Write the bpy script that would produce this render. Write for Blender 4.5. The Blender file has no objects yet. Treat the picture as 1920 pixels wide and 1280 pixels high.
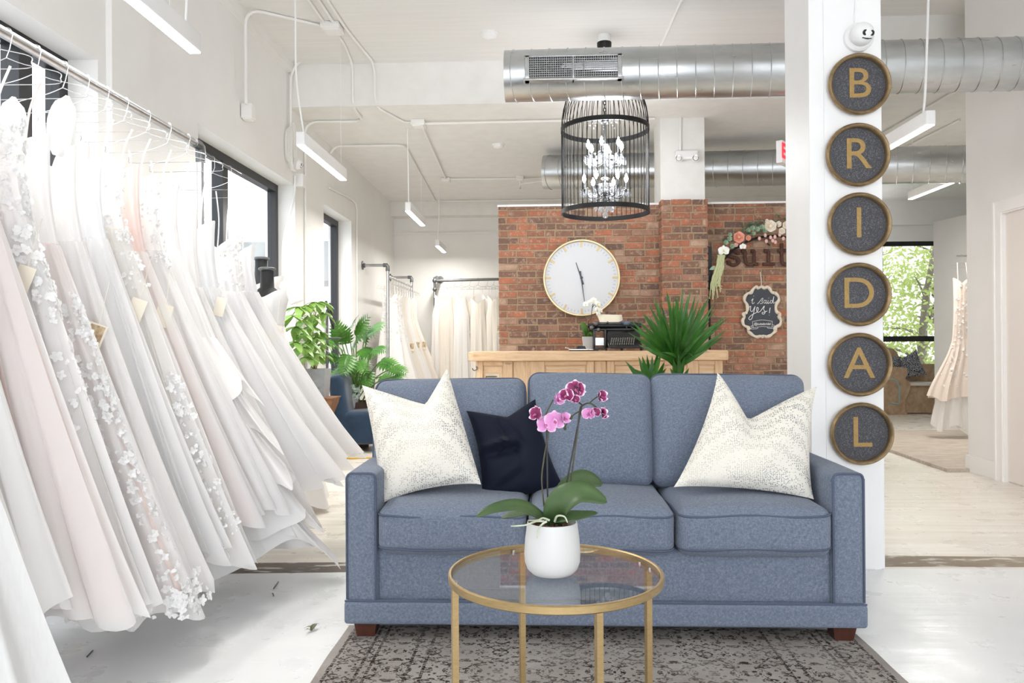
import bpy, bmesh, math, random
from math import sin, cos, pi, radians, atan, sqrt, atan2
from mathutils import Vector, Matrix, noise
V = Vector
S = bpy.context.scene
COL = S.collection
rnd = random.Random(7)

# ------------------------------------------------------------------ camera
F = 1450.0
YAW, PITCH, ROLL, CAMZ = atan(59 / F), atan(5 / F), 0.006, 1.2
_f = V((-sin(YAW) * cos(PITCH), cos(YAW) * cos(PITCH), sin(PITCH)))
_r0 = V((cos(YAW), sin(YAW), 0)); _u0 = _r0.cross(_f)
_r = _r0 * cos(ROLL) - _u0 * sin(ROLL); _u = _r0 * sin(ROLL) + _u0 * cos(ROLL)
cd = bpy.data.cameras.new('camera'); cam = bpy.data.objects.new('camera', cd); COL.objects.link(cam)
cd.sensor_width = 36; cd.lens = 36 * F / 1920; cd.clip_start = .05; cd.clip_end = 200
m = Matrix((_r, _u, -_f)).transposed().to_4x4(); m.translation = (0, 0, CAMZ); cam.matrix_world = m
S.camera = cam
def ray(px, py): return _f * F + _r * (px - 960) - _u * (py - 640)
def P(px, py, Y):
    d = ray(px, py); return V((0, 0, CAMZ)) + d * (Y / d.y)
def PX(px, py, X):
    d = ray(px, py); return V((0, 0, CAMZ)) + d * (X / d.x)
def PZ(px, py, Z):
    d = ray(px, py); return V((0, 0, CAMZ)) + d * ((Z - CAMZ) / d.z)

# ------------------------------------------------------------------ world, exposure
W = bpy.data.worlds.new('world'); S.world = W; W.use_nodes = True
wn = W.node_tree.nodes['Background']; wn.inputs[0].default_value = (.93, .96, 1, 1); wn.inputs[1].default_value = 2.2
S.view_settings.view_transform = 'Standard'; S.view_settings.look = 'None'
S.view_settings.exposure = 0.96; S.view_settings.gamma = 1; S.view_settings.use_curve_mapping = False
try:
    S.cycles.max_bounces = 10; S.cycles.diffuse_bounces = 6; S.cycles.transparent_max_bounces = 24
    S.cycles.sample_clamp_indirect = 6
except Exception: pass

# ------------------------------------------------------------------ helpers
def wloc(o):
    p = V((0, 0, 0))
    while o is not None: p = p + o.location; o = o.parent
    return p

class MB:
    def __init__(s): s.v = []; s.f = []; s.uv = {}; s.att = []; s.mi = []
    def add(s, vs, fs, a=None, mi=0):
        n = len(s.v); s.v += [V(p) for p in vs]
        s.f += [tuple(i + n for i in q) for q in fs]; s.mi += [mi] * len(fs)
        if a is not None: s.att += [a] * len(fs)
        return s
    def box(s, a, b, at=None):
        x0, y0, z0 = a; x1, y1, z1 = b
        vs = [(x0,y0,z0),(x1,y0,z0),(x1,y1,z0),(x0,y1,z0),(x0,y0,z1),(x1,y0,z1),(x1,y1,z1),(x0,y1,z1)]
        return s.add(vs, [(0,3,2,1),(4,5,6,7),(0,1,5,4),(1,2,6,5),(2,3,7,6),(3,0,4,7)], at)
    def mbox(s, M, hx, hy, hz):
        vs = [M @ V(p) for p in [(-hx,-hy,-hz),(hx,-hy,-hz),(hx,hy,-hz),(-hx,hy,-hz),(-hx,-hy,hz),(hx,-hy,hz),(hx,hy,hz),(-hx,hy,hz)]]
        return s.add(vs, [(0,3,2,1),(4,5,6,7),(0,1,5,4),(1,2,6,5),(2,3,7,6),(3,0,4,7)])
    def bbox(s, a, b, r=.01, M=None):      # box with bevelled edges
        c = [(a[i] + b[i]) / 2 for i in range(3)]; h = [(b[i] - a[i]) / 2 for i in range(3)]
        return s.puff(h, r, (0, 0, 0), 4, Matrix.Translation(c) if M is None else M)
    def puff(s, h, r, bulge=(0, 0, 0), n=10, M=None, wob=0, seed=0):
        """rounded box with half sizes h, edge radius r, faces bulged"""
        M = M or Matrix.Identity(4); r = min(r, min(h))
        def ts(hh):
            k = max(1, n // 3); out = []
            inn = (hh - r) / hh
            for i in range(k): out.append(-1 + (1 - inn) * i / k)
            for i in range(n + 1): out.append(-inn + 2 * inn * i / n)
            for i in range(k): out.append(inn + (1 - inn) * (i + 1) / k)
            return out
        T = [ts(h[i]) for i in range(3)]
        for ax in range(3):
            u, w = (ax + 1) % 3, (ax + 2) % 3
            for sg in (-1, 1):
                vs = []
                for a in T[u]:
                    for b in T[w]:
                        p = [0, 0, 0]; p[ax] = sg; p[u] = a; p[w] = b
                        q = V([p[i] * h[i] for i in range(3)])
                        c = V([max(-(h[i] - r), min(h[i] - r, q[i])) for i in range(3)])
                        d = q - c
                        if d.length > 1e-9: q = c + d.normalized() * r
                        for i in range(3):
                            j, k = (i + 1) % 3, (i + 2) % 3
                            if bulge[i]: q[i] += bulge[i] * (q[i] / h[i]) * max(0, 1 - (q[j] / h[j]) ** 2) ** .6 * max(0, 1 - (q[k] / h[k]) ** 2) ** .6
                        if wob: q = q + noise.noise_vector(q * 4 + V((seed, seed * 2, 0))) * wob
                        vs.append(M @ q)
                nu, nw = len(T[u]), len(T[w]); fs = []
                for i in range(nu - 1):
                    for j in range(nw - 1):
                        q = (i * nw + j, (i + 1) * nw + j, (i + 1) * nw + j + 1, i * nw + j + 1)
                        fs.append(q if sg > 0 else q[::-1])
                s.add(vs, fs)
        s.weld = True
        return s
    def tube(s, pts, r, n=8, closed=False, flat=1.0):
        pts = [V(p) for p in pts]; L = len(pts)
        rs = r if isinstance(r, (list, tuple)) else [r] * L
        tang = []
        for i in range(L):
            a = pts[i - 1] if (i > 0 or closed) else pts[i]; b = pts[(i + 1) % L] if (i < L - 1 or closed) else pts[i]
            t = (b - a); tang.append(t.normalized() if t.length > 1e-9 else V((0, 0, 1)))
        nrm = tang[0].orthogonal().normalized(); vs = []
        for i in range(L):
            nrm = nrm - tang[i] * nrm.dot(tang[i])
            nrm = nrm.normalized() if nrm.length > 1e-6 else tang[i].orthogonal().normalized()
            bi = tang[i].cross(nrm)
            for k in range(n):
                a = 2 * pi * k / n
                vs.append(pts[i] + (nrm * cos(a) + bi * sin(a) * flat) * rs[i])
        fs = []
        for i in range(L if closed else L - 1):
            j = (i + 1) % L
            for k in range(n):
                k2 = (k + 1) % n; fs.append((i * n + k, i * n + k2, j * n + k2, j * n + k))
        if not closed:
            fs.append(tuple(range(n))[::-1]); fs.append(tuple((L - 1) * n + k for k in range(n)))
        return s.add(vs, fs)
    def lathe(s, prof, M=None, n=32, caps=True):
        M = M or Matrix.Identity(4); vs = []; fs = []
        for (r, z) in prof:
            for k in range(n):
                a = 2 * pi * k / n; vs.append(M @ V((r * cos(a), r * sin(a), z)))
        for i in range(len(prof) - 1):
            for k in range(n):
                k2 = (k + 1) % n; fs.append((i * n + k, i * n + k2, (i + 1) * n + k2, (i + 1) * n + k))
        if caps:
            fs.append(tuple(range(n))[::-1]); fs.append(tuple((len(prof) - 1) * n + k for k in range(n)))
        return s.add(vs, fs)
    def ball(s, c, r, n=10, sc=(1, 1, 1)):
        prof = [(max(1e-4, r * sin(pi * i / n)), -r * cos(pi * i / n)) for i in range(n + 1)]
        return s.lathe(prof, Matrix.Translation(c) @ Matrix.Diagonal((sc[0], sc[1], sc[2], 1)), n + 4, False)
    def grid(s, fn, nu, nv, wrap=False, uv=False):
        vs = [fn(i / nu, j / nv) for i in range(nu + (0 if wrap else 1)) for j in range(nv + 1)]; fs = []
        n0 = len(s.f)
        for i in range(nu):
            i2 = (i + 1) % nu if wrap else i + 1
            for j in range(nv): fs.append((i * (nv + 1) + j, i2 * (nv + 1) + j, i2 * (nv + 1) + j + 1, i * (nv + 1) + j + 1))
        s.add(vs, fs)
        if uv:
            k = n0
            for i in range(nu):
                for j in range(nv):
                    s.uv[k] = [(i / nu, j / nv), ((i + 1) / nu, j / nv), ((i + 1) / nu, (j + 1) / nv), (i / nu, (j + 1) / nv)]; k += 1
        return s
    def prism(s, poly, fr, d0, d1):
        """poly 2D outline; fr(u, v, d) -> point; extruded d0..d1"""
        n = len(poly); vs = [fr(u, v, d0) for u, v in poly] + [fr(u, v, d1) for u, v in poly]
        return s.add(vs, [tuple(range(n))[::-1], tuple(range(n, 2 * n))] + [(i, (i + 1) % n, n + (i + 1) % n, n + i) for i in range(n)])
    def blade(s, base, tip, w, up, droop=0, nseg=6, cup=.15, prof=None):
        """long leaf from base to tip with a folded midrib"""
        base, tip = V(base), V(tip); d = tip - base; L = d.length
        side = d.cross(V(up)).normalized() if d.cross(V(up)).length > 1e-6 else d.orthogonal().normalized()
        nn = side.cross(d).normalized(); vs = []; fs = []
        n0 = len(s.f)
        for i in range(nseg + 1):
            t = i / nseg; c = base + d * t + nn * (droop * 4 * t * (1 - t)) * L
            ww = w * (prof(t) if prof else (sin(pi * min(1, t * 1.15 + .12)) ** .8 if t < .97 else .02)) if not (t >= 1) else w * .02
            vs += [c - side * ww + nn * ww * cup, c, c + side * ww + nn * ww * cup]
        for i in range(nseg):
            for k in (0, 1): fs.append((i * 3 + k, i * 3 + k + 1, i * 3 + k + 4, i * 3 + k + 3))
        s.add(vs, fs)
        k = n0
        for i in range(nseg):
            for q in (0, 1):
                s.uv[k] = [(i / nseg, q / 2), (i / nseg, (q + 1) / 2), ((i + 1) / nseg, (q + 1) / 2), ((i + 1) / nseg, q / 2)]; k += 1
        return s

def build(name, mb, mat, parent=None, loc=None, sharp=35, flat=False, solid=0):
    off = wloc(parent) if parent else V((0, 0, 0))
    if loc is not None: off = V(loc)
    me = bpy.data.meshes.new(name); me.from_pydata([tuple(p - off) for p in mb.v], [], mb.f)
    if mb.att and len(mb.att) == len(mb.f):
        at = me.attributes.new('tone', 'FLOAT', 'FACE'); at.data.foreach_set('value', mb.att)
    if mb.uv:
        ul = me.uv_layers.new(name='UVMap')
        for p in me.polygons:
            q = mb.uv.get(p.index)
            if q:
                for k, li in enumerate(p.loop_indices): ul.data[li].uv = q[k]
    mats = mat if isinstance(mat, (list, tuple)) else [mat]
    for mm in mats: me.materials.append(mm)
    if len(mats) > 1: me.polygons.foreach_set('material_index', mb.mi)
    if getattr(mb, 'weld', False):
        bm = bmesh.new(); bm.from_mesh(me); bmesh.ops.remove_doubles(bm, verts=bm.verts, dist=1e-5); bm.to_mesh(me); bm.free()
    if not flat:
        me.polygons.foreach_set('use_smooth', [True] * len(me.polygons))
        try: me.set_sharp_from_angle(angle=radians(sharp))
        except Exception: pass
    me.update()
    o = bpy.data.objects.new(name, me); COL.objects.link(o)
    if parent: o.parent = parent
    if loc is not None: o.location = loc
    if solid:
        md = o.modifiers.new('thickness', 'SOLIDIFY'); md.thickness = solid; md.offset = 0
    return o
def tag(o, label, cat, group=None, kind=None):
    o['label'] = label; o['category'] = cat
    if group: o['group'] = group
    if kind: o['kind'] = kind
    return o
def thing(name, loc, label, cat, group=None):
    o = bpy.data.objects.new(name, None); COL.objects.link(o); o.location = loc; o.empty_display_size = .05
    return tag(o, label, cat, group)
def struct(name, mb, mat, parent=None, **k):
    o = build(name, mb, mat, parent, **k)
    if parent is None: o['kind'] = 'structure'
    return o
def sempty(name, loc=(0, 0, 0)):
    o = bpy.data.objects.new(name, None); COL.objects.link(o); o.location = loc; o['kind'] = 'structure'; return o
def copy_tree(o, parent=None):
    c = o.copy(); COL.objects.link(c)
    if parent: c.parent = parent
    for ch in o.children: copy_tree(ch, c)
    return c
def text_mb(txt, size, fr, depth, bold=0.0, spacing=1.0, align='CENTER'):
    cu = bpy.data.curves.new('t', 'FONT'); cu.body = txt; cu.size = size; cu.align_x = align; cu.align_y = 'CENTER'
    cu.extrude = .5; cu.offset = bold; cu.space_character = spacing; cu.resolution_u = 5
    o = bpy.data.objects.new('t', cu); COL.objects.link(o)
    dg = bpy.context.evaluated_depsgraph_get(); dg.update(); me = bpy.data.meshes.new_from_object(o.evaluated_get(dg))
    vs = [v.co.copy() for v in me.vertices]; fs = [tuple(p.vertices) for p in me.polygons]
    bpy.data.objects.remove(o); bpy.data.curves.remove(cu); bpy.data.meshes.remove(me)
    b = MB(); b.add([fr(v.x, v.y, depth * (v.z + .5)) for v in vs], fs); return b
def arc(c, r, a0, a1, n, ax=(1, 0, 0), ay=(0, 0, 1)):
    return [V(c) + V(ax) * r * cos(a0 + (a1 - a0) * i / n) + V(ay) * r * sin(a0 + (a1 - a0) * i / n) for i in range(n + 1)]
def bez(ps, n=12):      # smooth curve through points (Catmull-Rom)
    ps = [V(p) for p in ps]; out = []
    for i in range(len(ps) - 1):
        p0 = ps[max(0, i - 1)]; p1 = ps[i]; p2 = ps[i + 1]; p3 = ps[min(len(ps) - 1, i + 2)]
        for k in range(n):
            t = k / n; out.append(.5 * (2 * p1 + (p2 - p0) * t + (2 * p0 - 5 * p1 + 4 * p2 - p3) * t * t + (3 * p1 - p0 - 3 * p2 + p3) * t ** 3))
    out.append(ps[-1]); return out
def rnoise(x, y, z=0): return noise.noise(V((x, y, z)))

# ------------------------------------------------------------------ materials
def srgb(r, g, b):
    f = lambda c: (c / 255 / 12.92) if c <= 10 else ((c / 255 + .055) / 1.055) ** 2.4
    return (f(r), f(g), f(b), 1)
class NT:
    def __init__(s, name):
        s.m = bpy.data.materials.new(name); s.m.use_nodes = True; s.t = s.m.node_tree; s.n = s.t.nodes; s.l = s.t.links
        s.b = s.n['Principled BSDF']; s.out = s.n['Material Output']
    def node(s, typ, **kw):
        nd = s.n.new(typ)
        for k, v in kw.items():
            if isinstance(k, str) and k.startswith('i_'):
                key = k[2:]; key = int(key) if key.isdigit() else key.replace('_', ' ')
                nd.inputs[key].default_value = v
            else: setattr(nd, k, v)
        return nd
    def link(s, a, b): s.l.new(a, b)
    def coord(s, scale=(1, 1, 1), out='Object'):
        tc = s.node('ShaderNodeTexCoord'); mp = s.node('ShaderNodeMapping'); mp.inputs['Scale'].default_value = scale
        s.link(tc.outputs[out], mp.inputs[0]); return mp.outputs[0]
    def noise(s, vec, scale, detail=4, rough=.55):
        nd = s.node('ShaderNodeTexNoise', i_Scale=scale, i_Detail=detail, i_Roughness=rough); s.link(vec, nd.inputs['Vector']); return nd.outputs[0]
    def ramp(s, fac, stops):
        nd = s.node('ShaderNodeValToRGB'); e = nd.color_ramp.elements
        while len(e) < len(stops): e.new(.5)
        for i, (p, c) in enumerate(stops): e[i].position = p; e[i].color = c if len(c) == 4 else (*c, 1)
        s.link(fac, nd.inputs[0]); return nd.outputs[0]
    def mix(s, fac, a, b, mode='MIX'):
        nd = s.node('ShaderNodeMix', data_type='RGBA', blend_type=mode)
        for so, v in ((nd.inputs[0], fac), (nd.inputs[6], a), (nd.inputs[7], b)):
            if hasattr(v, 'node'): s.link(v, so)
            else: so.default_value = v
        return nd.outputs[2]
    def math(s, op, a, b=None):
        nd = s.node('ShaderNodeMath', operation=op)
        for so, v in ((nd.inputs[0], a), (nd.inputs[1], b)):
            if v is None: continue
            if hasattr(v, 'node'): s.link(v, so)
            else: so.default_value = v
        return nd.outputs[0]
    def bump(s, h, strength=.3, dist=.01):
        nd = s.node('ShaderNodeBump', i_Strength=strength, i_Distance=dist); s.link(h, nd.inputs['Height']); s.link(nd.outputs[0], s.b.inputs['Normal']); return nd.outputs[0]
def mat(name, c, rough=.5, metal=0, c2=None, scale=20, bump=0, bdist=.004, stretch=(1, 1, 1), spec=None, trans=0, sheen=0, alpha=None, emit=0):
    t = NT(name); b = t.b
    b.inputs['Base Color'].default_value = c; b.inputs['Roughness'].default_value = rough; b.inputs['Metallic'].default_value = metal
    if spec is not None: b.inputs['Specular IOR Level'].default_value = spec
    if sheen: b.inputs['Sheen Weight'].default_value = sheen
    if c2 or bump:
        co = t.coord(stretch); nz = t.noise(co, scale)
        if c2: t.link(t.ramp(nz, [(.3, c), (.7, c2)]), b.inputs['Base Color'])
        if bump: t.bump(nz, bump, bdist)
    if emit:
        b.inputs['Emission Color'].default_value = c; b.inputs['Emission Strength'].default_value = emit
    sh = b.outputs[0]
    if trans:
        tr = t.node('ShaderNodeBsdfTranslucent'); tr.inputs[0].default_value = c
        mx = t.node('ShaderNodeMixShader'); mx.inputs[0].default_value = trans; t.link(sh, mx.inputs[1]); t.link(tr.outputs[0], mx.inputs[2]); sh = mx.outputs[0]
    if alpha is not None:
        tp = t.node('ShaderNodeBsdfTransparent'); mx = t.node('ShaderNodeMixShader'); mx.inputs[0].default_value = alpha
        t.link(tp.outputs[0], mx.inputs[1]); t.link(sh, mx.inputs[2]); sh = mx.outputs[0]
    t.link(sh, t.out.inputs[0]); return t.m
def glass_mat(name, tint, refl_rough=.0):
    t = NT(name); tp = t.node('ShaderNodeBsdfTransparent'); tp.inputs[0].default_value = tint
    gl = t.node('ShaderNodeBsdfGlossy', i_Roughness=refl_rough); fr = t.node('ShaderNodeFresnel', i_IOR=1.5)
    ge = t.node('ShaderNodeNewGeometry'); t.link(t.math('SUBTRACT', 1.5, t.math('MULTIPLY', ge.outputs['Backfacing'], .8333)), fr.inputs[0])
    mx = t.node('ShaderNodeMixShader'); t.link(fr.outputs[0], mx.inputs[0]); t.link(tp.outputs[0], mx.inputs[1]); t.link(gl.outputs[0], mx.inputs[2])
    t.link(mx.outputs[0], t.out.inputs[0]); return t.m
def emit_mat(name, c, s):
    t = NT(name); e = t.node('ShaderNodeEmission', i_Strength=s); e.inputs[0].default_value = c; t.link(e.outputs[0], t.out.inputs[0]); return t.m

M_wall = mat('white_painted_plaster', (.80, .79, .77, 1), .65, c2=(.83, .82, .80, 1), scale=3, bump=.12, bdist=.01)
M_conc = mat('white_painted_concrete', (.78, .77, .745, 1), .7, c2=(.83, .82, .80, 1), scale=6, bump=.35, bdist=.012)
M_ceil = mat('white_painted_board_ceiling', (.76, .75, .73, 1), .75, c2=(.80, .79, .77, 1), scale=4, bump=.25, bdist=.01, stretch=(.3, 6, 1))
M_col = mat('white_gloss_painted_wood', (.84, .84, .84, 1), .45, c2=(.87, .87, .87, 1), scale=5, bump=.05)
M_trim = mat('white_trim_paint', (.85, .84, .82, 1), .4)
M_white = mat('white_enamel', (.85, .85, .85, 1), .35)
M_door = mat('cream_door_paint', srgb(228, 220, 214), .45)
M_black = mat('black_metal', (.012, .012, .013, 1), .45, .3)
M_frame = mat('dark_bronze_window_frame', (.03, .03, .032, 1), .4, .4)
M_dark = mat('black_plastic', (.01, .01, .011, 1), .4)
M_chrome = mat('bright_chrome', (.75, .75, .76, 1), .18, 1)
M_steel = mat('galvanised_pipe', (.46, .47, .48, 1), .32, 1, c2=(.56, .57, .58, 1), scale=30)
M_iron = mat('dark_iron_fitting', (.16, .165, .17, 1), .45, .8)
M_gold = mat('brushed_gold', srgb(160, 136, 96), .38, .85, c2=srgb(174, 150, 108), scale=60, stretch=(1, 1, 8))
M_goldpale = mat('pale_gold', srgb(224, 205, 165), .35, .6)
M_pane = glass_mat('window_glass', (.93, .95, .96, 1))
M_glass = glass_mat('table_glass', (.945, .955, .96, 1))
M_lamp = emit_mat('lamp_diffuser', (1, .96, .88, 1), 9)
M_bulb = emit_mat('candle_bulb', (.95, .97, 1, 1), 40)
# special materials -------------------------------------------------
def floor_mat():
    t = NT('white_painted_floor'); co = t.coord()
    base = t.ramp(t.noise(co, 1.2, 5), [(.3, srgb(222, 224, 226)), (.7, srgb(236, 237, 237))])
    warm = t.ramp(t.noise(t.coord((.5, 7, 1)), 2.2, 6), [(.3, srgb(214, 205, 192)), (.55, srgb(228, 223, 214)), (.75, srgb(236, 232, 225))])
    sx = t.node('ShaderNodeSeparateXYZ'); t.link(co, sx.inputs[0])
    st = t.node('ShaderNodeMapRange'); st.inputs[1].default_value = 4.16; st.inputs[2].default_value = 4.2; t.link(sx.outputs[1], st.inputs[0])
    c = t.mix(st.outputs[0], base, warm)
    v = t.node('ShaderNodeTexVoronoi', i_Scale=9); t.link(t.coord((1, 2.6, 1)), v.inputs['Vector'])
    chip = t.math('MULTIPLY', t.math('LESS_THAN', t.math('ADD', v.outputs['Distance'], t.math('MULTIPLY', t.noise(co, 60), .12)), .060), t.math('GREATER_THAN', t.noise(co, 2.5), .57))
    c = t.mix(t.math('MULTIPLY', chip, .6), c, srgb(150, 146, 140))
    t.link(c, t.b.inputs['Base Color']); t.link(t.ramp(t.noise(co, 5), [(.3, (.22, .22, .22)), (.7, (.42, .42, .42))]), t.b.inputs['Roughness'])
    t.bump(t.noise(t.coord((.6, 5, 1)), 4), .12, .01); return t.m
def brick_mat():
    t = NT('old_red_brick'); a = t.node('ShaderNodeAttribute', attribute_name='tone'); co = t.coord()
    c = t.ramp(a.outputs['Fac'], [(0, srgb(108, 84, 76)), (.2, srgb(130, 98, 84)), (.4, srgb(146, 104, 84)), (.6, srgb(172, 106, 80)), (.78, srgb(182, 114, 86)), (.9, srgb(166, 130, 112)), (1, srgb(192, 160, 138))])
    c = t.mix(t.ramp(t.noise(co, 9, 8), [(.42, (0, 0, 0)), (.62, (.5, .5, .5))]), c, srgb(116, 92, 78))
    c = t.mix(t.ramp(t.noise(co, 26, 6, .7), [(.52, (0, 0, 0)), (.66, (.6, .6, .6))]), c, srgb(196, 170, 150))
    t.link(c, t.b.inputs['Base Color']); t.b.inputs['Roughness'].default_value = .85; t.bump(t.noise(co, 70, 6), .5, .006); return t.m
def strip_mat():
    t = NT('bare_floor_joint'); co = t.coord((1, 1, 1))
    sx = t.node('ShaderNodeSeparateXYZ'); t.link(co, sx.inputs[0])
    g = t.node('ShaderNodeMapRange'); g.inputs[1].default_value = .6; g.inputs[2].default_value = 3.2; t.link(sx.outputs[0], g.inputs[0])
    dk = t.mix(g.outputs[0], srgb(112, 103, 97), srgb(166, 152, 132))
    c = t.mix(t.ramp(t.noise(t.coord((1, 3, 1)), 5, 6), [(.54, (0, 0, 0)), (.62, (1, 1, 1))]), dk, srgb(205, 200, 190))
    t.link(c, t.b.inputs['Base Color']); t.b.inputs['Roughness'].default_value = .8; t.bump(t.noise(co, 30), .5, .01); return t.m
M_floor = floor_mat(); M_brick = brick_mat(); M_mortar = mat('khaki_mortar', srgb(172, 150, 122), .9, c2=srgb(152, 130, 104), scale=30, bump=.5)
M_strip = strip_mat()

# ------------------------------------------------------------------ room shell
ZC, ZL, WX = 3.92, 3.51, -2.45         # high ceiling, low ceiling beyond the beam, left wall face
YB, YW = 7.40, 12.64                   # beam front, back wall
RB = lambda y: max(1.8, .394 * y)      # edge between the left bay and the higher right bay
struct('floor', MB().box((-3.2, -4.6, -.1), (9, 14.8, 0)), M_floor)
mb = MB(); sp = [(P(380, 1058, 4.1), P(380, 1077, 4.1))]
mb.add([PZ(330, 1056, .0006), PZ(1490, 1047, .0006), PZ(1490, 1062.5, .0006), PZ(330, 1076, .0006)], [(3, 2, 1, 0)])
mb.add([PZ(1640, 1041, .0006), PZ(2150, 1046, .0006), PZ(2150, 1063, .0006), PZ(1640, 1062, .0006)], [(3, 2, 1, 0)])
struct('trim_1', mb, M_strip)
struct('ceiling_1', MB().prism([(-2.75, -4.6), (1.8, -4.6), (1.8, 4.57), (RB(YB), YB), (-2.75, YB)], lambda u, v, d: V((u, v, d)), ZC, ZC + .3), M_ceil, flat=True)
struct('ceiling_2', MB().prism([(-2.75, YB), (RB(YB), YB), (RB(YW + .3), YW + .3), (-2.75, YW + .3)], lambda u, v, d: V((u, v, d)), ZL, ZC + .3), M_conc, flat=True)
mb = MB(); mb.prism([(1.8, -4.6), (9, -4.6), (9, 7.85), (RB(7.85), 7.85), (1.8, 4.57)], lambda u, v, d: V((u, v, d)), 4.45, 4.75)
struct('ceiling_3', mb, M_ceil, flat=True)
struct('ceiling_4', MB().prism([(RB(7.85), 7.85), (9, 7.85), (9, 14.8), (RB(14.8), 14.8)], lambda u, v, d: V((u, v, d)), 3.8, 4.75), M_conc, flat=True)
struct('ceiling_step', MB().prism([(1.77, -4.6), (1.8, -4.6), (1.8, 4.57), (RB(7.85), 7.85), (RB(7.85) - .03, 7.85), (1.77, 4.57)], lambda u, v, d: V((u, v, d)), ZC + .02, 4.74), M_wall, flat=True)
# left wall with three window openings
WIN = [(1.2, 4.17), (5.41, 7.56), (8.56, 9.81)]; LZ, SZ = 2.785, .42
mb = MB(); ys = [-4.6] + [y for w in WIN for y in w] + [YW + .3]
for i in range(0, len(ys), 2): mb.box((WX - .3, ys[i], 0), (WX, ys[i + 1], ZC + .3))
for a, b in WIN:
    mb.box((WX - .3, a, LZ), (WX, b, ZC + .3)); mb.box((WX - .3, a, 0), (WX, b, SZ))
struct('wall_left', mb, M_wall, flat=True)
mb = MB()
y0, y1 = PX(199, 200, WX).y, PX(272, 200, WX).y
mb.box((WX - .01, y0, 0), (WX + .035, y1, 3.35))
struct('trim_2', mb, M_wall, flat=True)
struct('trim_3', MB().box((WX - .01, -4.6, 3.83), (WX + .06, YB - .04, ZC)), M_wall, flat=True)   # frieze under the ceiling
for i, (a, b) in enumerate(WIN):
    e = sempty('window_%d' % (i + 1), (WX - .24, a, SZ)); e['kind'] = 'structure'
    fr = MB(); x0, x1, t = WX - .25, WX - .17, .075
    fr.box((x0, a, SZ), (x1, a + t, LZ)); fr.box((x0, b - t, SZ), (x1, b, LZ)); fr.box((x0, a + t, LZ - t), (x1, b - t, LZ)); fr.box((x0, a + t, SZ), (x1, b - t, SZ + t))
    build('frame', fr, M_frame, e, flat=True)
    if i < 2:
        ym = PX(412, 420, WX - .2).y if i == 1 else PX(30, 130, WX - .2).y
        build('mullion', MB().box((x0 + .005, ym - .05, SZ + t), (x1 + .02, ym + .05, LZ - t)), M_frame, e, flat=True)
    build('pane', MB().box((WX - .215, a + t, SZ + t), (WX - .209, b - t, LZ - t)), M_pane, e, flat=True)
# back wall, its soffit box
mb = MB().box((-2.75, YW, 0), (RB(YW), YW + .3, ZL + .1))
struct('wall_back', mb, M_wall, flat=True)
z0 = P(800, 405, YW - .2).z
struct('trim_4', MB().box((WX, YW - .25, z0), (RB(YW) - .3, YW + .02, ZL + .01)), M_conc, flat=True)
z1 = P(800, 440, YW).z
struct('trim_5', MB().box((WX, YW - .03, z1), (RB(YW) - .3, YW + .02, z1 + .03)), M_wall, flat=True)
# brick partition with pilaster
YBR = 8.1
def bricks(mb, x0, x1, y, z1, side=None):
    H, Lb, G = .0555, .19, .015; z = 0; row = 0
    while z < z1 - .01:
        h = min(H, z1 - z); x = x0 - (0 if row % 2 == 0 else .106); k = 0
        while x < x1 - .005:
            L = Lb if (row * 7 + k) % 9 else .095
            L *= rnd.uniform(.93, 1.07)
            a, b = max(x, x0), min(x + L, x1)
            if b - a > .02:
                j = rnd.uniform(-.004, .005); e = .003
                tone = rnd.random()
                yy = y - .007 + j
                jz = rnd.uniform(-.0035, .0035)
                vs = [(a, y + .02, z + jz), (b, y + .02, z + jz), (b, y + .02, z + h + jz), (a, y + .02, z + h + jz),
                      (a, yy + e, z + jz), (b, yy + e, z + jz), (b, yy + e, z + h + jz), (a, yy + e, z + h + jz),
                      (a + e, yy, z + e + jz), (b - e, yy, z + e + jz), (b - e, yy, z + h - e + jz), (a + e, yy, z + h - e + jz)]
                mb.add(vs, [(8, 9, 10, 11), (4, 5, 9, 8), (5, 6, 10, 9), (6, 7, 11, 10), (7, 4, 8, 11), (0, 1, 5, 4), (1, 2, 6, 5), (2, 3, 7, 6), (3, 0, 4, 7)], tone)
            x += L + G; k += 1
        z += H + G; row += 1
XB0 = P(935, 500, YBR).x; ZB = P(935, 388, YBR).z; XB1 = 3.03
YP = 7.93; XP0, XP1 = P(1241, 500, YP).x, P(1327, 500, YP).x; ZP = P(1280, 374, YP).z
mb = MB(); bricks(mb, XB0, XP0 - .005, YBR, ZB); bricks(mb, XP1 + .005, XB1, YBR, ZB)
bk = struct('wall_brick', mb, M_brick, flat=True)
build('mortar', MB().box((XB0 + .004, YBR, 0), (XB1, YBR + .1, ZB - .005)), M_mortar, bk, flat=True)
struct('trim_6', MB().box((XB0 - .01, YBR - .008, ZB), (XB1, YBR + .12, ZB + .022)), M_trim, flat=True)
mb = MB(); bricks(mb, XP0, XP1, YP, ZP)
# left and right returns of the pilaster
z = 0; row = 0
while z < ZP - .01:
    h = min(.0555, ZP - z)
    for xa, xb in ((XP0 - .003, XP0 + .02), (XP1 - .02, XP1 + .003)):
        mb.box((xa, YP - .008, z), (xb, YBR - .012, z + h), rnd.random())
    z += .0705; row += 1
pk = struct('pilaster_brick', mb, M_brick, flat=True); pk['kind'] = 'structure'
build('mortar', MB().box((XP0 + .003, YP, 0), (XP1 - .003, YBR, ZP - .004)), M_mortar, pk, flat=True)
xa, xb = P(1238, 280, YP + .06).x, P(1321, 280, YP + .06).x
struct('column_1', MB().box((xa, YP + .06, ZP - .01), (xb, YP + .5, ZL + .02)), M_conc, flat=True)
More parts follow.
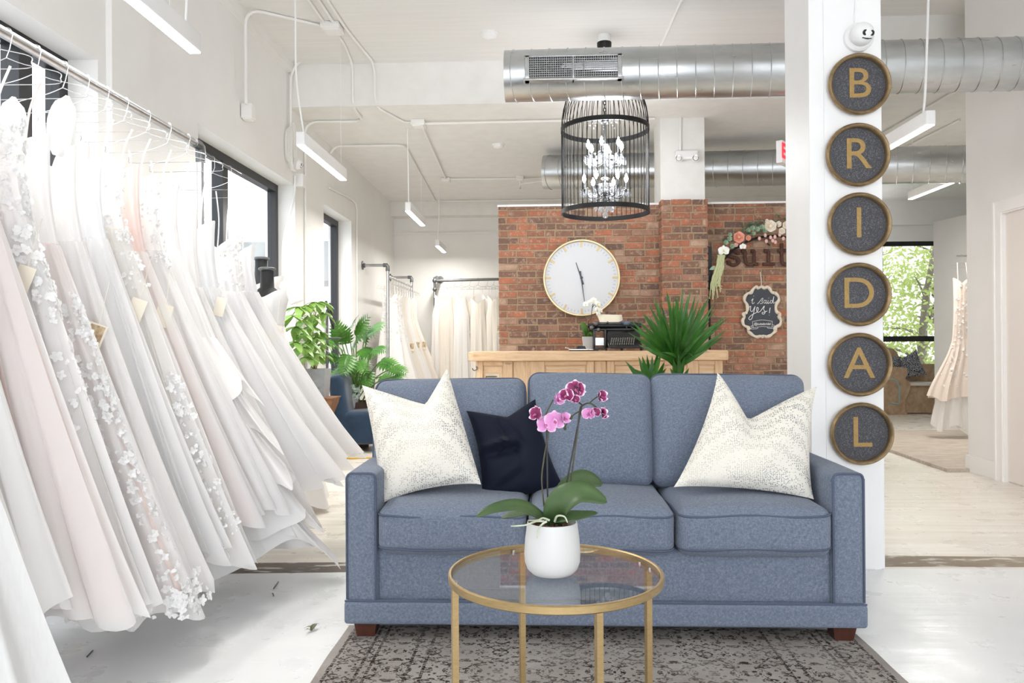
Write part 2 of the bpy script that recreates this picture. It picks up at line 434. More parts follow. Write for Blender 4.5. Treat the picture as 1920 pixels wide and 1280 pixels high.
# front column
YC = 4.17; XC0, XC1 = P(1520, 640, YC).x, P(1657, 640, YC).x
YC1 = PX(1475, 640, XC0).y
mb = MB(); mb.box((XC0, YC, 0), (XC1, YC1, ZC + .05))
o = struct('column_2', mb, M_col, flat=True)
md = o.modifiers.new('bevel', 'BEVEL'); md.width = .006; md.segments = 2
mb = MB(); xs = P(1549, 640, YC).x
mb.box((xs - .004, YC - .004, 0), (XC1 - .02, YC, 3.3)); mb.box((XC0, YC - .003, 0), (xs - .01, YC, 3.3))
struct('trim_7', mb, M_col, flat=True)
# right block with the door
XR, YR = 3.93, 7.34
dy0, dy1, dz = 5.83, 6.78, 2.30
mb = MB(); mb.box((XR, dy1, 0), (9, YR, 4.6)); mb.box((XR, -4.6, 0), (XR + .25, dy0, 4.6)); mb.box((XR, dy0, dz), (XR + .25, dy1, 4.6))
struct('wall_right', mb, M_wall, flat=True)
d = sempty('door_1', (XR + .03, dy0, 0))
build('leaf', MB().box((XR + .02, dy0 + .01, .008), (XR + .06, dy1 - .01, dz - .01)), M_door, d, flat=True)
cs = MB(); w = .1
cs.box((XR - .02, dy1, 0), (XR + .02, dy1 + w, dz + w)); cs.box((XR - .03, dy1 + w - .02, 0), (XR, dy1 + w, dz + w)); cs.box((XR - .02, dy0 - w, 0), (XR + .02, dy0, dz + w)); cs.box((XR - .02, dy0, dz), (XR + .02, dy1, dz + w))
cs.box((XR - .008, dy1 - .012, 0), (XR + .03, dy1, dz)); cs.box((XR - .008, dy0, dz - .012), (XR + .03, dy1 - .012, dz))
build('casing', cs, M_trim, d, flat=True)
mb = MB(); mb.box((XR - .018, dy1 + w, 0), (XR, YR + .018, .15)); mb.box((XR, YR, 0), (XR + .6, YR + .018, .15))
struct('baseboard_right', mb, M_trim, flat=True)
# hidden return wall between brick room and the far right room, far wall with window
mb = MB(); mb.prism([(3.03, 8.12), (3.13, 8.12), (5.7, 14.5), (5.6, 14.5)], lambda u, v, d: V((u, v, d)), 0, 3.0)
struct('wall_middle', mb, M_wall, flat=True)
YF = 14.5; wx0 = P(1655, 600, YF).x; wx1 = 7.35; wz0 = .62; wz1 = P(1700, 452, YF).z
mb = MB(); mb.box((5.4, YF, 0), (wx0, YF + .2, 4)); mb.box((wx1, YF, 0), (9, YF + .2, 4)); mb.box((wx0, YF, 0), (wx1, YF + .2, wz0)); mb.box((wx0, YF, wz1), (wx1, YF + .2, 4))
struct('wall_far', mb, M_wall, flat=True)
struct('trim_8', MB().box((5.6, YF - .05, P(1700, 422, YF).z), (9, YF + .01, P(1700, 422, YF).z + .06)), M_wall, flat=True)
struct('wall_east', MB().box((8.9, YR, 0), (9, 14.8, 4.5)), M_wall, flat=True)
e = sempty('window_4', (wx0, YF + .1, wz0)); zt = P(1700, 635, YF).z; fr = MB()
fr.box((wx0, YF + .06, wz1 - .08), (wx1, YF + .14, wz1)); fr.box((wx0, YF + .06, zt - .05), (wx1, YF + .14, zt + .05)); fr.box((wx0, YF + .06, wz0), (wx1, YF + .14, wz0 + .07)); fr.box((wx0 - .02, YF + .06, wz0), (wx0 + .04, YF + .14, wz1)); fr.box((wx1 - .06, YF + .06, wz0), (wx1, YF + .14, wz1))
build('frame', fr, M_frame, e, flat=True)
build('pane', MB().box((wx0, YF + .09, wz0), (wx1, YF + .096, wz1)), M_pane, e, flat=True)
# dressing partition in the far right room
pa, pb = V((5.66, 11.45)), V((6.25, 8.9)); dd = (pb - pa).normalized(); nn = V((-dd.y, dd.x)) * -.12
zt = P(1738, 416, 11.45).z
poly = [(pa.x, pa.y), (pb.x, pb.y), (pb.x + abs(nn.x), pb.y), (pa.x + abs(nn.x), pa.y)]
struct('wall_partition', MB().prism(poly, lambda u, v, d: V((u, v, d)), 0, zt), mat('pale_grey_partition_paint', (.66, .66, .655, 1), .7, c2=(.69, .69, .68, 1), scale=3), flat=True)
poly2 = [(pa.x - .02, pa.y + .02), (pb.x - .02, pb.y), (pb.x, pb.y), (pa.x, pa.y + .02)]
struct('baseboard_partition', MB().prism(poly2, lambda u, v, d: V((u, v, d)), 0, .2), M_trim, flat=True)
# outside: building across the street on the left
mb = MB(); mb.box((-22, -2, -.4), (-15, 24, 3.4))
o = struct('exterior_left', mb, mat('pale_street_facade', (.62, .52, .50, 1), .8, c2=(.7, .62, .6, 1), scale=.6), flat=True)
mb = MB(); mb.box((-16, 16, -.4), (-3.4, 17, 1.9)); 
struct('exterior_street', mb, mat('pink_render_facade', (.36, .27, .27, 1), .8, c2=(.42, .35, .34, 1), scale=.7), flat=True)
mb = MB(); mb.box((-16, 15.4, 2.5), (-3.4, 17, 3.3)); mb.box((-5.2, 15.6, -.4), (-4.8, 16, 2.5))
struct('exterior_canopy', mb, mat('grey_street_canopy', (.27, .28, .28, 1), .7, c2=(.31, .32, .32, 1), scale=1), flat=True)
struct('ground_left', MB().box((-22, -4, -.45), (-3.2, 24, -.4)), mat('pavement', (.5, .5, .5, 1), .9, c2=(.45, .45, .45, 1)), flat=True)

# ================================================================== sofa, pillows, rug, table, orchid
def fabric_mat(name, a, b, c):
    t = NT(name); w1 = t.noise(t.coord((760, 90, 90)), 1, 3); w2 = t.noise(t.coord((90, 90, 760)), 1, 3); w3 = t.noise(t.coord((90, 760, 90)), 1, 3)
    f = t.math('MULTIPLY', t.math('ADD', t.math('ADD', w1, w2), w3), .3333)
    t.link(t.ramp(f, [(.40, a), (.5, b), (.60, c)]), t.b.inputs['Base Color']); t.b.inputs['Roughness'].default_value = .95
    t.b.inputs['Sheen Weight'].default_value = .15; t.b.inputs['Specular IOR Level'].default_value = .2
    t.bump(f, .35, .003); return t.m
M_sofa = fabric_mat('blue_chambray_upholstery', srgb(94, 104, 121), srgb(110, 120, 137), srgb(131, 140, 156))
M_pipe = mat('blue_piping', srgb(80, 90, 110), .9)
M_walnut = mat('dark_walnut_leg', srgb(66, 38, 30), .35, c2=srgb(88, 52, 40), scale=12, stretch=(4, 4, .6))

sofa = thing('sofa', (.248, 3.55, 0), 'blue woven three-seat sofa standing on the grey rug', 'sofa')
SX0, SX1, SF = P(648, 1000, 3.11).x, P(1622, 1000, 3.11).x, 3.11
SW = SX1 - SX0; AW = .128
b = MB(); b.puff(((SW) / 2 + .006, .47, .046), .014, (0, 0, 0), 8, Matrix.Translation((SX0 + SW / 2, SF + .455, .118)))
build('skirt_rail', b, M_sofa, sofa)
b = MB(); b.puff((SW / 2 - AW + .01, .45, .11), .02, (0, .012, 0), 10, Matrix.Translation((SX0 + SW / 2, SF + .475, .262)))
ba = build('base', b, M_sofa, sofa)
b = MB()
b.tube([(SX0 - .003, SF - .006, .165), (SX1 + .003, SF - .006, .165)], .0045, 6); build('piping', b, M_pipe, ba)
for sx in (0, 1):
    xa = SX0 if sx == 0 else SX1 - AW
    b = MB(); b.puff((AW / 2, .37, .27), .022, (.006, .004, .004), 8, Matrix.Translation((xa + AW / 2, SF + .37, .412)))
    a = build('arm', b, M_sofa, sofa)
    b = MB(); r = .018; y = SF - .001
    pts = [(xa + .004, y, .17), (xa + .004, y, .66)] + [(xa + .006 + r - r * cos(k * pi / 8), y, .66 + .02 * sin(k * pi / 8)) for k in range(1, 5)] + [(xa + AW - .006 - r + r * sin(k * pi / 8), y, .66 + .02 * cos(k * pi / 8)) for k in range(0, 5)] + [(xa + AW - .004, y, .66), (xa + AW - .004, y, .17)]
    b.tube(pts, .0042, 6)
    build('piping', b, M_pipe, a)
b = MB(); b.puff((SW / 2 - .03, .10, .36), .03, (0, .01, .005), 10, Matrix.Translation((SX0 + SW / 2, SF + .86, .52)))
build('back_frame', b, M_sofa, sofa)
def ring(hx, hy, r, M, z, n=6, zf=None):
    pts = []
    for (cx, cy, a0) in ((hx - r, hy - r, 0), (-hx + r, hy - r, pi / 2), (-hx + r, -hy + r, pi), (hx - r, -hy + r, 1.5 * pi)):
        for k in range(n + 1):
            a = a0 + k * pi / 2 / n; pts.append((cx + r * cos(a), cy + r * sin(a)))
    out = []
    for i in range(len(pts)):
        p = pts[i]; q = pts[(i + 1) % len(pts)]; d = sqrt((q[0] - p[0]) ** 2 + (q[1] - p[1]) ** 2); k = max(1, int(d / .05))
        for j in range(k):
            x, y = p[0] + (q[0] - p[0]) * j / k, p[1] + (q[1] - p[1]) * j / k
            out.append(M @ V((x, y, z + (zf(x / hx, y / hy) if zf else 0))))
    return out
xs = [SX0 + AW + .004, P(990, 1000, 3.09).x, P(1268, 1000, 3.09).x, SX1 - AW - .002]
for i in range(3):
    x0, x1 = xs[i] + .003, xs[i + 1] - .003; hx = (x1 - x0) / 2; hy = .31; hz = .093; yc = SF - .035 + hy
    M = Matrix.Translation(((x0 + x1) / 2, yc, .452)) @ Matrix.Rotation(radians(-.6 + .5 * i), 4, 'Z')
    b = MB(); b.puff((hx, hy, hz), .045, (.0, .012, .028), 14, M, .006, i + 1)
    c = build('seat_cushion', b, M_sofa, sofa)
    b = MB(); rs = lambda x, y: .004 * sin(x * 5 + i) + .004 * cos(y * 3 + i)
    b.tube(ring(hx - .004, hy + .003, .045, M, hz - .028, zf=rs), .0045, 6, True); b.tube(ring(hx - .004, hy + .003, .045, M, -hz + .026, zf=rs), .0045, 6, True)
    build('piping', b, M_pipe, c)
bx = [(P(706, 720, 3.62).x, P(986, 720, 3.62).x), (P(989, 720, 3.62).x, P(1214, 720, 3.62).x), (P(1217, 720, 3.62).x, P(1503, 720, 3.62).x)]
for i, (x0, x1) in enumerate(bx):
    if i == 1: x0 -= .0; x1 += .012
    hx = (x1 - x0) / 2 - .002; hz = .255; hy = .085
    tilt = radians(-13)
    ztop = P(850, (712, 703, 706)[i], 3.66).z
    M = Matrix.Translation(((x0 + x1) / 2, 3.615, ztop - hz * cos(tilt) - .008)) @ Matrix.Rotation(tilt, 4, 'X') @ Matrix.Rotation(radians((-.5, 1.2, .8)[i]), 4, 'Y')
    b = MB(); b.puff((hx, hy, hz), .045, (.004, .045, .008), 14, M, .008, i + 5)
    c = build('back_cushion', b, M_sofa, sofa)
    Mr = M @ Matrix.Rotation(pi / 2, 4, 'X')
    b = MB(); rs = lambda x, y: .004 * sin(x * 4 + i) + .004 * cos(y * 3 + i)
    b.tube(ring(hx + .001, hz + .001, .05, Mr, hy - .03, zf=rs), .0045, 6, True); b.tube(ring(hx + .001, hz + .001, .05, Mr, -hy + .03, zf=rs), .0045, 6, True)
    build('piping', b, M_pipe, c)
for (x, y) in ((SX0 + .075, SF + .06), (SX1 - .075, SF + .06), (SX0 + .075, SF + .82), (SX1 - .075, SF + .82)):
    b = MB(); t, w = .048, .036
    b.add([(x - w, y - w, .012), (x + w, y - w, .012), (x + w, y + w, .012), (x - w, y + w, .012), (x - t, y - t, .08), (x + t, y - t, .08), (x + t, y + t, .08), (x - t, y + t, .08)],
          [(0,3,2,1),(4,5,6,7),(0,1,5,4),(1,2,6,5),(2,3,7,6),(3,0,4,7)])
    build('leg', b, M_walnut, sofa, flat=True)

# ---- pillows
def sequin_mat():
    t = NT('silver_dotted_linen'); v = t.node('ShaderNodeTexVoronoi', i_Scale=116, i_Randomness=.5); t.link(t.coord((1, .25, 1.25)), v.inputs['Vector'])
    dot = t.math('LESS_THAN', v.outputs['Distance'], .36)
    big = t.noise(t.coord(), 3.5, 2)
    dot = t.math('MULTIPLY', dot, t.ramp(big, [(.35, (.45, .45, .45)), (.6, (1, 1, 1))]))
    t.link(t.mix(dot, srgb(230, 226, 216), t.mix(t.ramp(big, [(.4, (0, 0, 0)), (.6, (1, 1, 1))]), srgb(178, 172, 160), srgb(150, 152, 156))), t.b.inputs['Base Color'])
    t.link(t.math('MULTIPLY', dot, .6), t.b.inputs['Metallic']); t.link(t.math('SUBTRACT', .75, t.math('MULTIPLY', dot, .4)), t.b.inputs['Roughness'])
    t.bump(dot, -.3, .003); return t.m
M_seq = sequin_mat(); M_linen = mat('cream_linen', srgb(232, 228, 226), .9, bump=.2, scale=200, bdist=.001)
M_velvet = mat('navy_velvet', (.0028, .0055, .017, 1), .7, sheen=.07, spec=.2)
def pillow(name, corners, thick, bows, label, front, back, lean, chop=0, seam=0, folds=(), n=26):
    """corners: BL BR TR TL points; bows: inward bow of bottom, right, top, left edges (fractions)"""
    BL, BR, TR, TL = [V(c) for c in corners]
    nn = (BR - BL).cross(TL - BL).normalized()
    if nn.y > 0: nn = -nn
    cen = (BL + BR + TR + TL) / 4
    bb, br, bt, bl = bows
    def edge(A, B, bow, t, toward):
        p = A.lerp(B, t)
        if isinstance(bow, tuple):
            tc, d, w = bow; k = (t / tc if t < tc else (1 - t) / (1 - tc)) ** w; k = k - .10 * max(0, k - .75) ** 2 / .0625 * .25
            return p + (toward - (A + B) / 2) * d * k
        return p + (toward - (A + B) / 2) * bow * (4 * t * (1 - t)) ** .8
    def pos(u, v, sg):
        b_, t_ = edge(BL, BR, bb, u, cen), edge(TL, TR, bt, u, cen)
        l_, r_ = edge(BL, TL, bl, v, cen), edge(BR, TR, br, v, cen)
        p = b_ * (1 - v) + t_ * v + l_ * (1 - u) + r_ * u - (BL * (1 - u) * (1 - v) + BR * u * (1 - v) + TL * (1 - u) * v + TR * u * v)
        a, c = 2 * u - 1, 2 * v - 1
        th = thick * (max(0, (1 - a ** 2)) ** .5) * (max(0, (1 - c ** 2)) ** .5) ** .9
        if chop: th *= 1 - chop * math.exp(-((u - .52) / .16) ** 2) * max(0, (v - .35) / .65) ** 1.2
        th *= 1 + .10 * rnoise(u * 3 + thick * 9, v * 3) 
        if sg > 0:
            for (fu, fv, ang, ln, dp, wd) in folds:
                du, dv = u - fu, v - fv; s_ = du * cos(ang) + dv * sin(ang); o_ = -du * sin(ang) + dv * cos(ang)
                if 0 < s_ < ln: th += dp * math.exp(-(o_ / wd) ** 2) * sin(pi * s_ / ln) ** .6 * (1 if o_ > 0 else 1) - dp * .8 * math.exp(-((o_ + wd * 1.6) / wd) ** 2) * sin(pi * s_ / ln) ** .6
        return p + nn * th * sg
    root = thing(name, (cen.x, cen.y, min(BL.z, BR.z)), *label)
    b = MB(); b.grid(lambda u, v: pos(u, v, 1), n, n); b.weld = True; f = build('front_panel', b, front, root, sharp=80)
    b = MB(); b.grid(lambda u, v: pos(1 - u, v, -1 if u not in (0, 1) and v not in (0, 1) else 1), n, n); bk = build('back_panel', b, back, root, sharp=80)
    return root
pillow('throw_pillow', [P(716, 944, 3.24), P(902, 908, 3.27), P(838, 691, 3.44), P(679, 722, 3.44)], .085, (.10, .0, (.66, .55, 1.0), .05),
       ('silver-flecked white pillow at the left end of the blue sofa', 'pillow'), M_seq, M_linen, 0, .45)
pillow('throw_pillow', [P(1263, 913, 3.27), P(1526, 936, 3.24), P(1532, 725, 3.46), P(1345, 698, 3.44)], .085, (.08, .10, (.40, .78, 1.15), .10),
       ('silver-flecked white pillow propped at the right end of the blue sofa', 'pillow'), M_seq, M_linen, 0, .8)
pillow('velvet_pillow', [P(903, 924, 3.36), P(1053, 905, 3.44), P(1004, 748, 3.50), P(874, 770, 3.47)], .075, (-.16, .10, (.55, .32, 1.1), .12),
       ('crumpled navy velvet pillow beside the left silver pillow', 'pillow'), M_velvet, M_velvet, 0, .5, folds=[(.0, .50, .30, .62, .040, .05), (.45, .98, -1.2, .5, .022, .06), (.1, .12, .5, .5, .016, .05)])

# ---- rug
def rug_mat():
    t = NT('distressed_grey_rug'); tc = t.node('ShaderNodeTexCoord'); sx = t.node('ShaderNodeSeparateXYZ'); t.link(tc.outputs['Object'], sx.inputs[0])
    X, Y = sx.outputs[0], sx.outputs[1]
    u = t.math('PINGPONG', X, .13); w = t.math('PINGPONG', Y, .17)
    cb = t.node('ShaderNodeCombineXYZ'); t.link(u, cb.inputs[0]); t.link(w, cb.inputs[1])
    nz = t.node('ShaderNodeTexNoise', i_Scale=27, i_Detail=2, i_Distortion=1.8); t.link(cb.outputs[0], nz.inputs['Vector'])
    motif = t.math('MULTIPLY', t.math('GREATER_THAN', nz.outputs[0], .51), t.math('LESS_THAN', nz.outputs[0], .66))
    # diamond lattice
    dl = t.math('ABSOLUTE', t.math('SUBTRACT', t.math('ADD', t.math('MULTIPLY', u, 1.3), w), .165))
    lat = t.math('MULTIPLY', t.math('LESS_THAN', dl, .006), t.math('GREATER_THAN', t.noise(t.coord(), 9, 2), .52))
    motif = t.math('MAXIMUM', motif, lat)
    ax = t.math('ABSOLUTE', X)
    def band(a, b): return t.math('MULTIPLY', t.math('GREATER_THAN', ax, a), t.math('LESS_THAN', ax, b))
    lines = None
    for a in (.66, .715, .86, .895, 1.005):
        q = band(a, a + .012); lines = q if lines is None else t.math('MAXIMUM', lines, q)
    dist = t.math('GREATER_THAN', t.noise(t.coord((1, 3, 1)), 55, 3, .7), .46)
    dark = t.math('MULTIPLY', t.math('MAXIMUM', motif, lines), dist)
    wear = t.ramp(t.noise(t.coord(), 3.2, 4), [(.3, (.45, .45, .45)), (.55, (1, 1, 1))])
    dark = t.math('MULTIPLY', t.math('MULTIPLY', dark, wear), t.math('LESS_THAN', ax, 1.02))
    base = t.mix(t.ramp(t.noise(t.coord(), 4, 4), [(.35, (0, 0, 0)), (.65, (1, 1, 1))]), srgb(150, 143, 138), srgb(172, 167, 162))
    base = t.mix(t.ramp(t.noise(t.coord((60, 220, 1)), 1, 2), [(.3, (0, 0, 0)), (.7, (.35, .35, .35))]), base, srgb(135, 126, 122))
    t.link(t.mix(dark, base, srgb(50, 43, 40)), t.b.inputs['Base Color']); t.b.inputs['Roughness'].default_value = 1; t.b.inputs['Specular IOR Level'].default_value = .1
    t.bump(t.noise(t.coord(), 260, 2), .5, .004); return t.m
RX0, RX1, RY0, RY1 = PZ(580, 1280, .01).x, PZ(1704, 1280, .01).x, 1.35, PZ(655, 1172, .01).y
b = MB(); n = 40
rx = lambda x, y: .006 * rnoise(x * 3, y * 3, 4)
def rug(u, v):
    x = RX0 + (RX1 - RX0) * u; y = RY0 + (RY1 - RY0) * v
    return V((x + rx(x, y), y + rx(y, x), .012))
b.grid(rug, n, 30)
vs = len(b.v); b.grid(lambda u, v: rug(1 - u, v) - V((0, 0, .011)), n, 30)
for (fn) in (lambda t: rug(t, 0), lambda t: rug(1 - t, 1), lambda t: rug(0, 1 - t), lambda t: rug(1, t)):
    b.grid(lambda u, v, fn=fn: fn(u) - V((0, 0, .011 * (1 - v))), n, 1)
tag(build('rug', b, rug_mat(), None, ((RX0 + RX1) / 2, (RY0 + RY1) / 2, 0)), 'distressed grey rug with black ornament under the sofa', 'rug')

# ---- coffee table
TC = V((.025, 1.84, 0)); TZ, TR = .663, .254
tb = thing('coffee_table', (TC.x, TC.y, 0), 'round glass-topped coffee table with a gold metal frame', 'coffee table')
b = MB(); h = .019
b.lathe([(TR - .009, TZ - h), (TR - .0022, TZ - h), (TR, TZ - h + .0022), (TR, TZ - .0022), (TR - .0022, TZ), (TR - .0068, TZ), (TR - .009, TZ - .0022), (TR - .009, TZ - h)], Matrix.Translation((TC.x, TC.y, 0)), 96, False)
build('rim', b, M_gold, tb)
b = MB(); b.lathe([(.001, TZ - .008), (TR - .0095, TZ - .008), (TR - .0095, TZ - .004), (.001, TZ - .004)], Matrix.Translation((TC.x, TC.y, 0)), 96, False)
build('glass_top', b, M_glass, tb)
for a in (200.5, 290.5, 20.5, 110.5):
    d = V((cos(radians(a)), sin(radians(a)), 0)); p = TC + d * (TR - .0085)
    Mx = Matrix.Translation(p + V((0, 0, .012 + (TZ - h - .012) / 2))) @ Matrix.Rotation(radians(a), 4, 'Z')
    b = MB(); b.mbox(Mx, .0072, .0072, (TZ - h - .012) / 2); build('leg', b, M_gold, tb, flat=True)
    for s in (-1, 1):
        b = MB(); q = p - d * .009 + V((-d.y, d.x, 0)) * .026 * s
        b.lathe([(.0026, TZ - h - .004), (.004, TZ - h - .002), (.004, TZ - .0085)], Matrix.Translation((q.x, q.y, 0)), 10)
        build('bumper', b, M_chrome, tb)

# ---- orchid on the table
def petal_mat(name, stops):
    t = NT(name); uv = t.node('ShaderNodeUVMap'); sx = t.node('ShaderNodeSeparateXYZ'); t.link(uv.outputs[0], sx.inputs[0])
    e = t.math('MULTIPLY', t.math('ABSOLUTE', t.math('SUBTRACT', sx.outputs[1], .5)), 2.0)
    f = t.math('MAXIMUM', sx.outputs[0], t.math('MULTIPLY', e, t.ramp(sx.outputs[0], [(0, (0, 0, 0)), (.35, (1, 1, 1))])))
    t.link(t.ramp(f, stops), t.b.inputs['Base Color']); t.b.inputs['Roughness'].default_value = .55
    t.b.inputs['Subsurface Weight'].default_value = .0; return t.m
M_lil = petal_mat('lilac_orchid_petal', [(0, srgb(150, 50, 110)), (.3, srgb(196, 120, 178)), (.75, srgb(206, 140, 190)), (.93, srgb(222, 180, 214)), (1, srgb(240, 220, 236))])
M_mar = petal_mat('maroon_orchid_petal', [(0, srgb(80, 6, 50)), (.6, srgb(122, 16, 80)), (.80, srgb(150, 40, 105)), (.88, srgb(230, 190, 216)), (1, srgb(250, 240, 246))])
M_lip = mat('orchid_lip', srgb(150, 30, 100), .5, c2=srgb(210, 120, 170), scale=120)
M_wpetal = petal_mat('white_orchid_petal', [(0, srgb(226, 232, 190)), (.3, srgb(246, 246, 238)), (1, srgb(250, 250, 248))])
M_ylip = mat('yellow_orchid_lip', srgb(225, 220, 130), .5)
def leafmat(name, a, b, rough=.4, scale=8, stretch=(1, 1, 1), trans=.12):
    t = NT(name); t.link(t.ramp(t.noise(t.coord(stretch), scale), [(.3, a), (.7, b)]), t.b.inputs['Base Color']); t.b.inputs['Roughness'].default_value = rough
    tr = t.node('ShaderNodeBsdfTranslucent'); tr.inputs[0].default_value = b
    mx = t.node('ShaderNodeMixShader'); mx.inputs[0].default_value = trans; t.link(t.b.outputs[0], mx.inputs[1]); t.link(tr.outputs[0], mx.inputs[2]); t.link(mx.outputs[0], t.out.inputs[0]); return t.m
M_oleaf = leafmat('orchid_leaf_green', srgb(56, 80, 46), srgb(84, 110, 64))
M_stem = mat('dark_green_stem', srgb(50, 44, 36), .5, c2=srgb(74, 74, 46), scale=30)
M_stake = mat('black_stake', (.02, .018, .02, 1), .5)
M_bark = mat('orchid_bark', srgb(70, 50, 38), .9, c2=srgb(120, 90, 66), scale=60, bump=.8)
M_root = mat('pale_aerial_root', srgb(198, 204, 186), .7, c2=srgb(170, 176, 150), scale=40)
M_pot = mat('matt_white_ceramic', (.60, .60, .595, 1), .5)
def flower(parent, c, nrm, up, s, mp, ml, name='flower', openness=1.0, lipc=True):
    nrm = V(nrm).normalized(); side = V(up).cross(nrm).normalized(); up = nrm.cross(side)
    b = MB()
    def pet(ang, L, w, tilt, back):
        d = (side * sin(ang) + up * cos(ang)); q = side * cos(ang) - up * sin(ang)
        def fn(u, v):
            k = sin(pi * min(.98, u * .86 + .1)) ** .75
            ww = w * k * (2 * v - 1); bend = tilt * u * u
            return V(c) + nrm * back + d * L * u * cos(bend) + nrm * (L * u * sin(bend) - abs(2 * v - 1) ** 2 * w * .25 * k) + q * ww
        b.grid(fn, 7, 6, uv=True)
    o = openness
    for a in (0, 2.1, -2.1): pet(a, s * .95, s * .40, (1 - o) * 1.3 + .1, -.002)
    for a in (1.2, -1.2): pet(a, s * .98, s * .62, (1 - o) * 1.3 - .1, .001)
    f = build(name, b, mp, parent, sharp=80)
    if lipc:
        b = MB(); b.ball(V(c) + nrm * s * .12 - up * s * .05, s * .13, 7)
        tip = V(c) + nrm * s * .45 - up * s * .4
        b.blade(V(c) + nrm * s * .1 - up * s * .1, tip, s * .16, nrm + up * .5, .15, 5, .5)
        build('lip', b, ml, f)
    return f
PC = V((.024, 2.475, .466))
orch = thing('potted_orchid', PC, 'pink and maroon orchid in a white pot on the glass table', 'orchid')
b = MB(); b.lathe([(.001, 0), (.05, 0), (.066, .004), (.08, .018), (.088, .04), (.0895, .065), (.087, .11), (.081, .155), (.079, .165), (.0775, .166), (.0755, .164), (.077, .15), (.08, .11), (.078, .10), (.001, .10)], Matrix.Translation(PC), 48, False)
build('pot', b, M_pot, orch)
b = MB()
for k in range(60):
    a, r = rnd.uniform(0, 2 * pi), .07 * sqrt(rnd.random()); c = PC + V((r * cos(a), r * sin(a), .143 + rnd.uniform(0, .012)))
    b.mbox(Matrix.Translation(c) @ Matrix.Rotation(rnd.uniform(0, 3), 4, V((rnd.random(), rnd.random(), rnd.random() + .1))), rnd.uniform(.006, .012), rnd.uniform(.004, .008), .004)
b.lathe([(.001, .141), (.0765, .141)], Matrix.Translation(PC), 24, False)
bk_ = build('bark', b, M_bark, orch, flat=True)
def wide(t): return max(.04, sin(pi * (t * .87 + .115)) ** .8) if t < .985 else .04
def bigleaf(pts, w, up, wp=wide):
    pts = bez(pts, 6); b = MB(); n = len(pts) - 1; vs = []; fs = []
    for i, p in enumerate(pts):
        t = i / n; tg = (pts[min(n, i + 1)] - pts[max(0, i - 1)]).normalized(); sd = tg.cross(V(up)).normalized(); nn = sd.cross(tg)
        ww = w * wp(t)
        for k in (-1, -.5, 0, .5, 1): vs.append(p + sd * ww * k + nn * ww * (.22 * k * k + (-.05 if k == 0 else 0)))
    for i in range(n):
        for k in range(4): fs.append((i * 5 + k, i * 5 + k + 1, i * 5 + k + 6, i * 5 + k + 5))
    b.add(vs, fs); return b
zl = PC.z + .16; O0 = V((PC.x - .003, PC.y, PC.z + .155))
L = [([O0, P(985, 952, 2.44), P(935, 953, 2.42), P(893, 969, 2.40)], .028, (0, -.55, 1)),
     ([O0, P(1000, 962, 2.50), P(960, 966, 2.52), P(940, 971, 2.53)], .02, (0, -.5, 1)),
     ([O0, P(1050, 945, 2.43), P(1090, 926, 2.40), P(1138, 942, 2.38)], .046, (.25, -.9, .8)),
     ([O0, P(1060, 930, 2.55), P(1095, 900, 2.60), P(1129, 908, 2.64)], .042, (.3, -.8, .6)),
     ([O0, P(1055, 972, 2.42), P(1085, 968, 2.40), P(1121, 962, 2.38)], .022, (0, -.75, 1))]
for pts, w, up in L: build('leaf', bigleaf(pts, w, up), M_oleaf, orch, sharp=80, solid=.0025)
s1 = bez([O0 + V((-.015, 0, 0)), P(1016, 905, 2.475), P(1020, 860, 2.48), P(1028, 810, 2.48), P(1023, 785, 2.47), P(1027, 770, 2.46), P(1037, 750, 2.46)])
s2 = bez([O0 + V((.02, .01, 0)), P(1066, 925, 2.49), P(1072, 890, 2.5), P(1082, 815, 2.5), P(1087, 770, 2.5), P(1093, 760, 2.49), P(1108, 757, 2.48), P(1130, 775, 2.48)])
b = MB(); b.tube(s1, .0026, 7); st1 = build('stem', b, M_stem, orch)
b = MB(); b.tube(s2, .0027, 7); b.tube(bez([P(1086, 772, 2.5), P(1076, 778, 2.49), P(1065, 790, 2.48), P(1060, 800, 2.48)], 5), .0024, 6); b.tube(bez([P(1092, 760, 2.5), P(1085, 755, 2.49), P(1076, 748, 2.48)], 5), .0024, 6); b.tube(bez([P(1104, 757, 2.49), P(1112, 750, 2.48), P(1120, 744, 2.47)], 5), .0022, 6)
for q in ((1063, 791), (1059, 803), (1071, 783)): b.ball(P(*q, 2.48), .005, 6, (1, 1, 1.5))
build('stem', b, M_stem, orch)
b = MB(); b.tube([O0 + V((-.01, .005, -.02)), P(1025, 800, 2.485)], .0028, 7); build('stake', b, M_stake, orch)
b = MB(); b.tube([O0 + V((.02, .015, -.02)), P(1091, 760, 2.51)], .0028, 7); build('stake', b, M_stake, orch)
for (x, y, dx, dy, s, mm, op) in [(1005, 777, -.7, -.7, .030, M_mar, .8), (1025, 797, -.25, -1, .036, M_lil, 1), (1040, 790, .2, -1, .036, M_lil, 1), (1058, 785, .7, -.5, .026, M_lil, .6), (1046, 750, .75, -.6, .027, M_lil, .55),
                              (1062, 742, -.45, -.9, .028, M_mar, .85), (1079, 731, .1, -1, .034, M_mar, 1), (1088, 730, .85, -.5, .026, M_mar, .7), (1078, 750, .3, -.8, .018, M_mar, .5), (1127, 744, .8, -.55, .027, M_mar, .55), (1104, 777, -.3, -.9, .025, M_lil, .6), (1130, 776, .8, .1, .027, M_mar, .5), (1116, 774, .2, -.9, .02, M_mar, .6)]:
    flower(orch, P(x, y, 2.46), (dx, dy, .15), (0, 0, 1), s, mm, M_lip, openness=op)
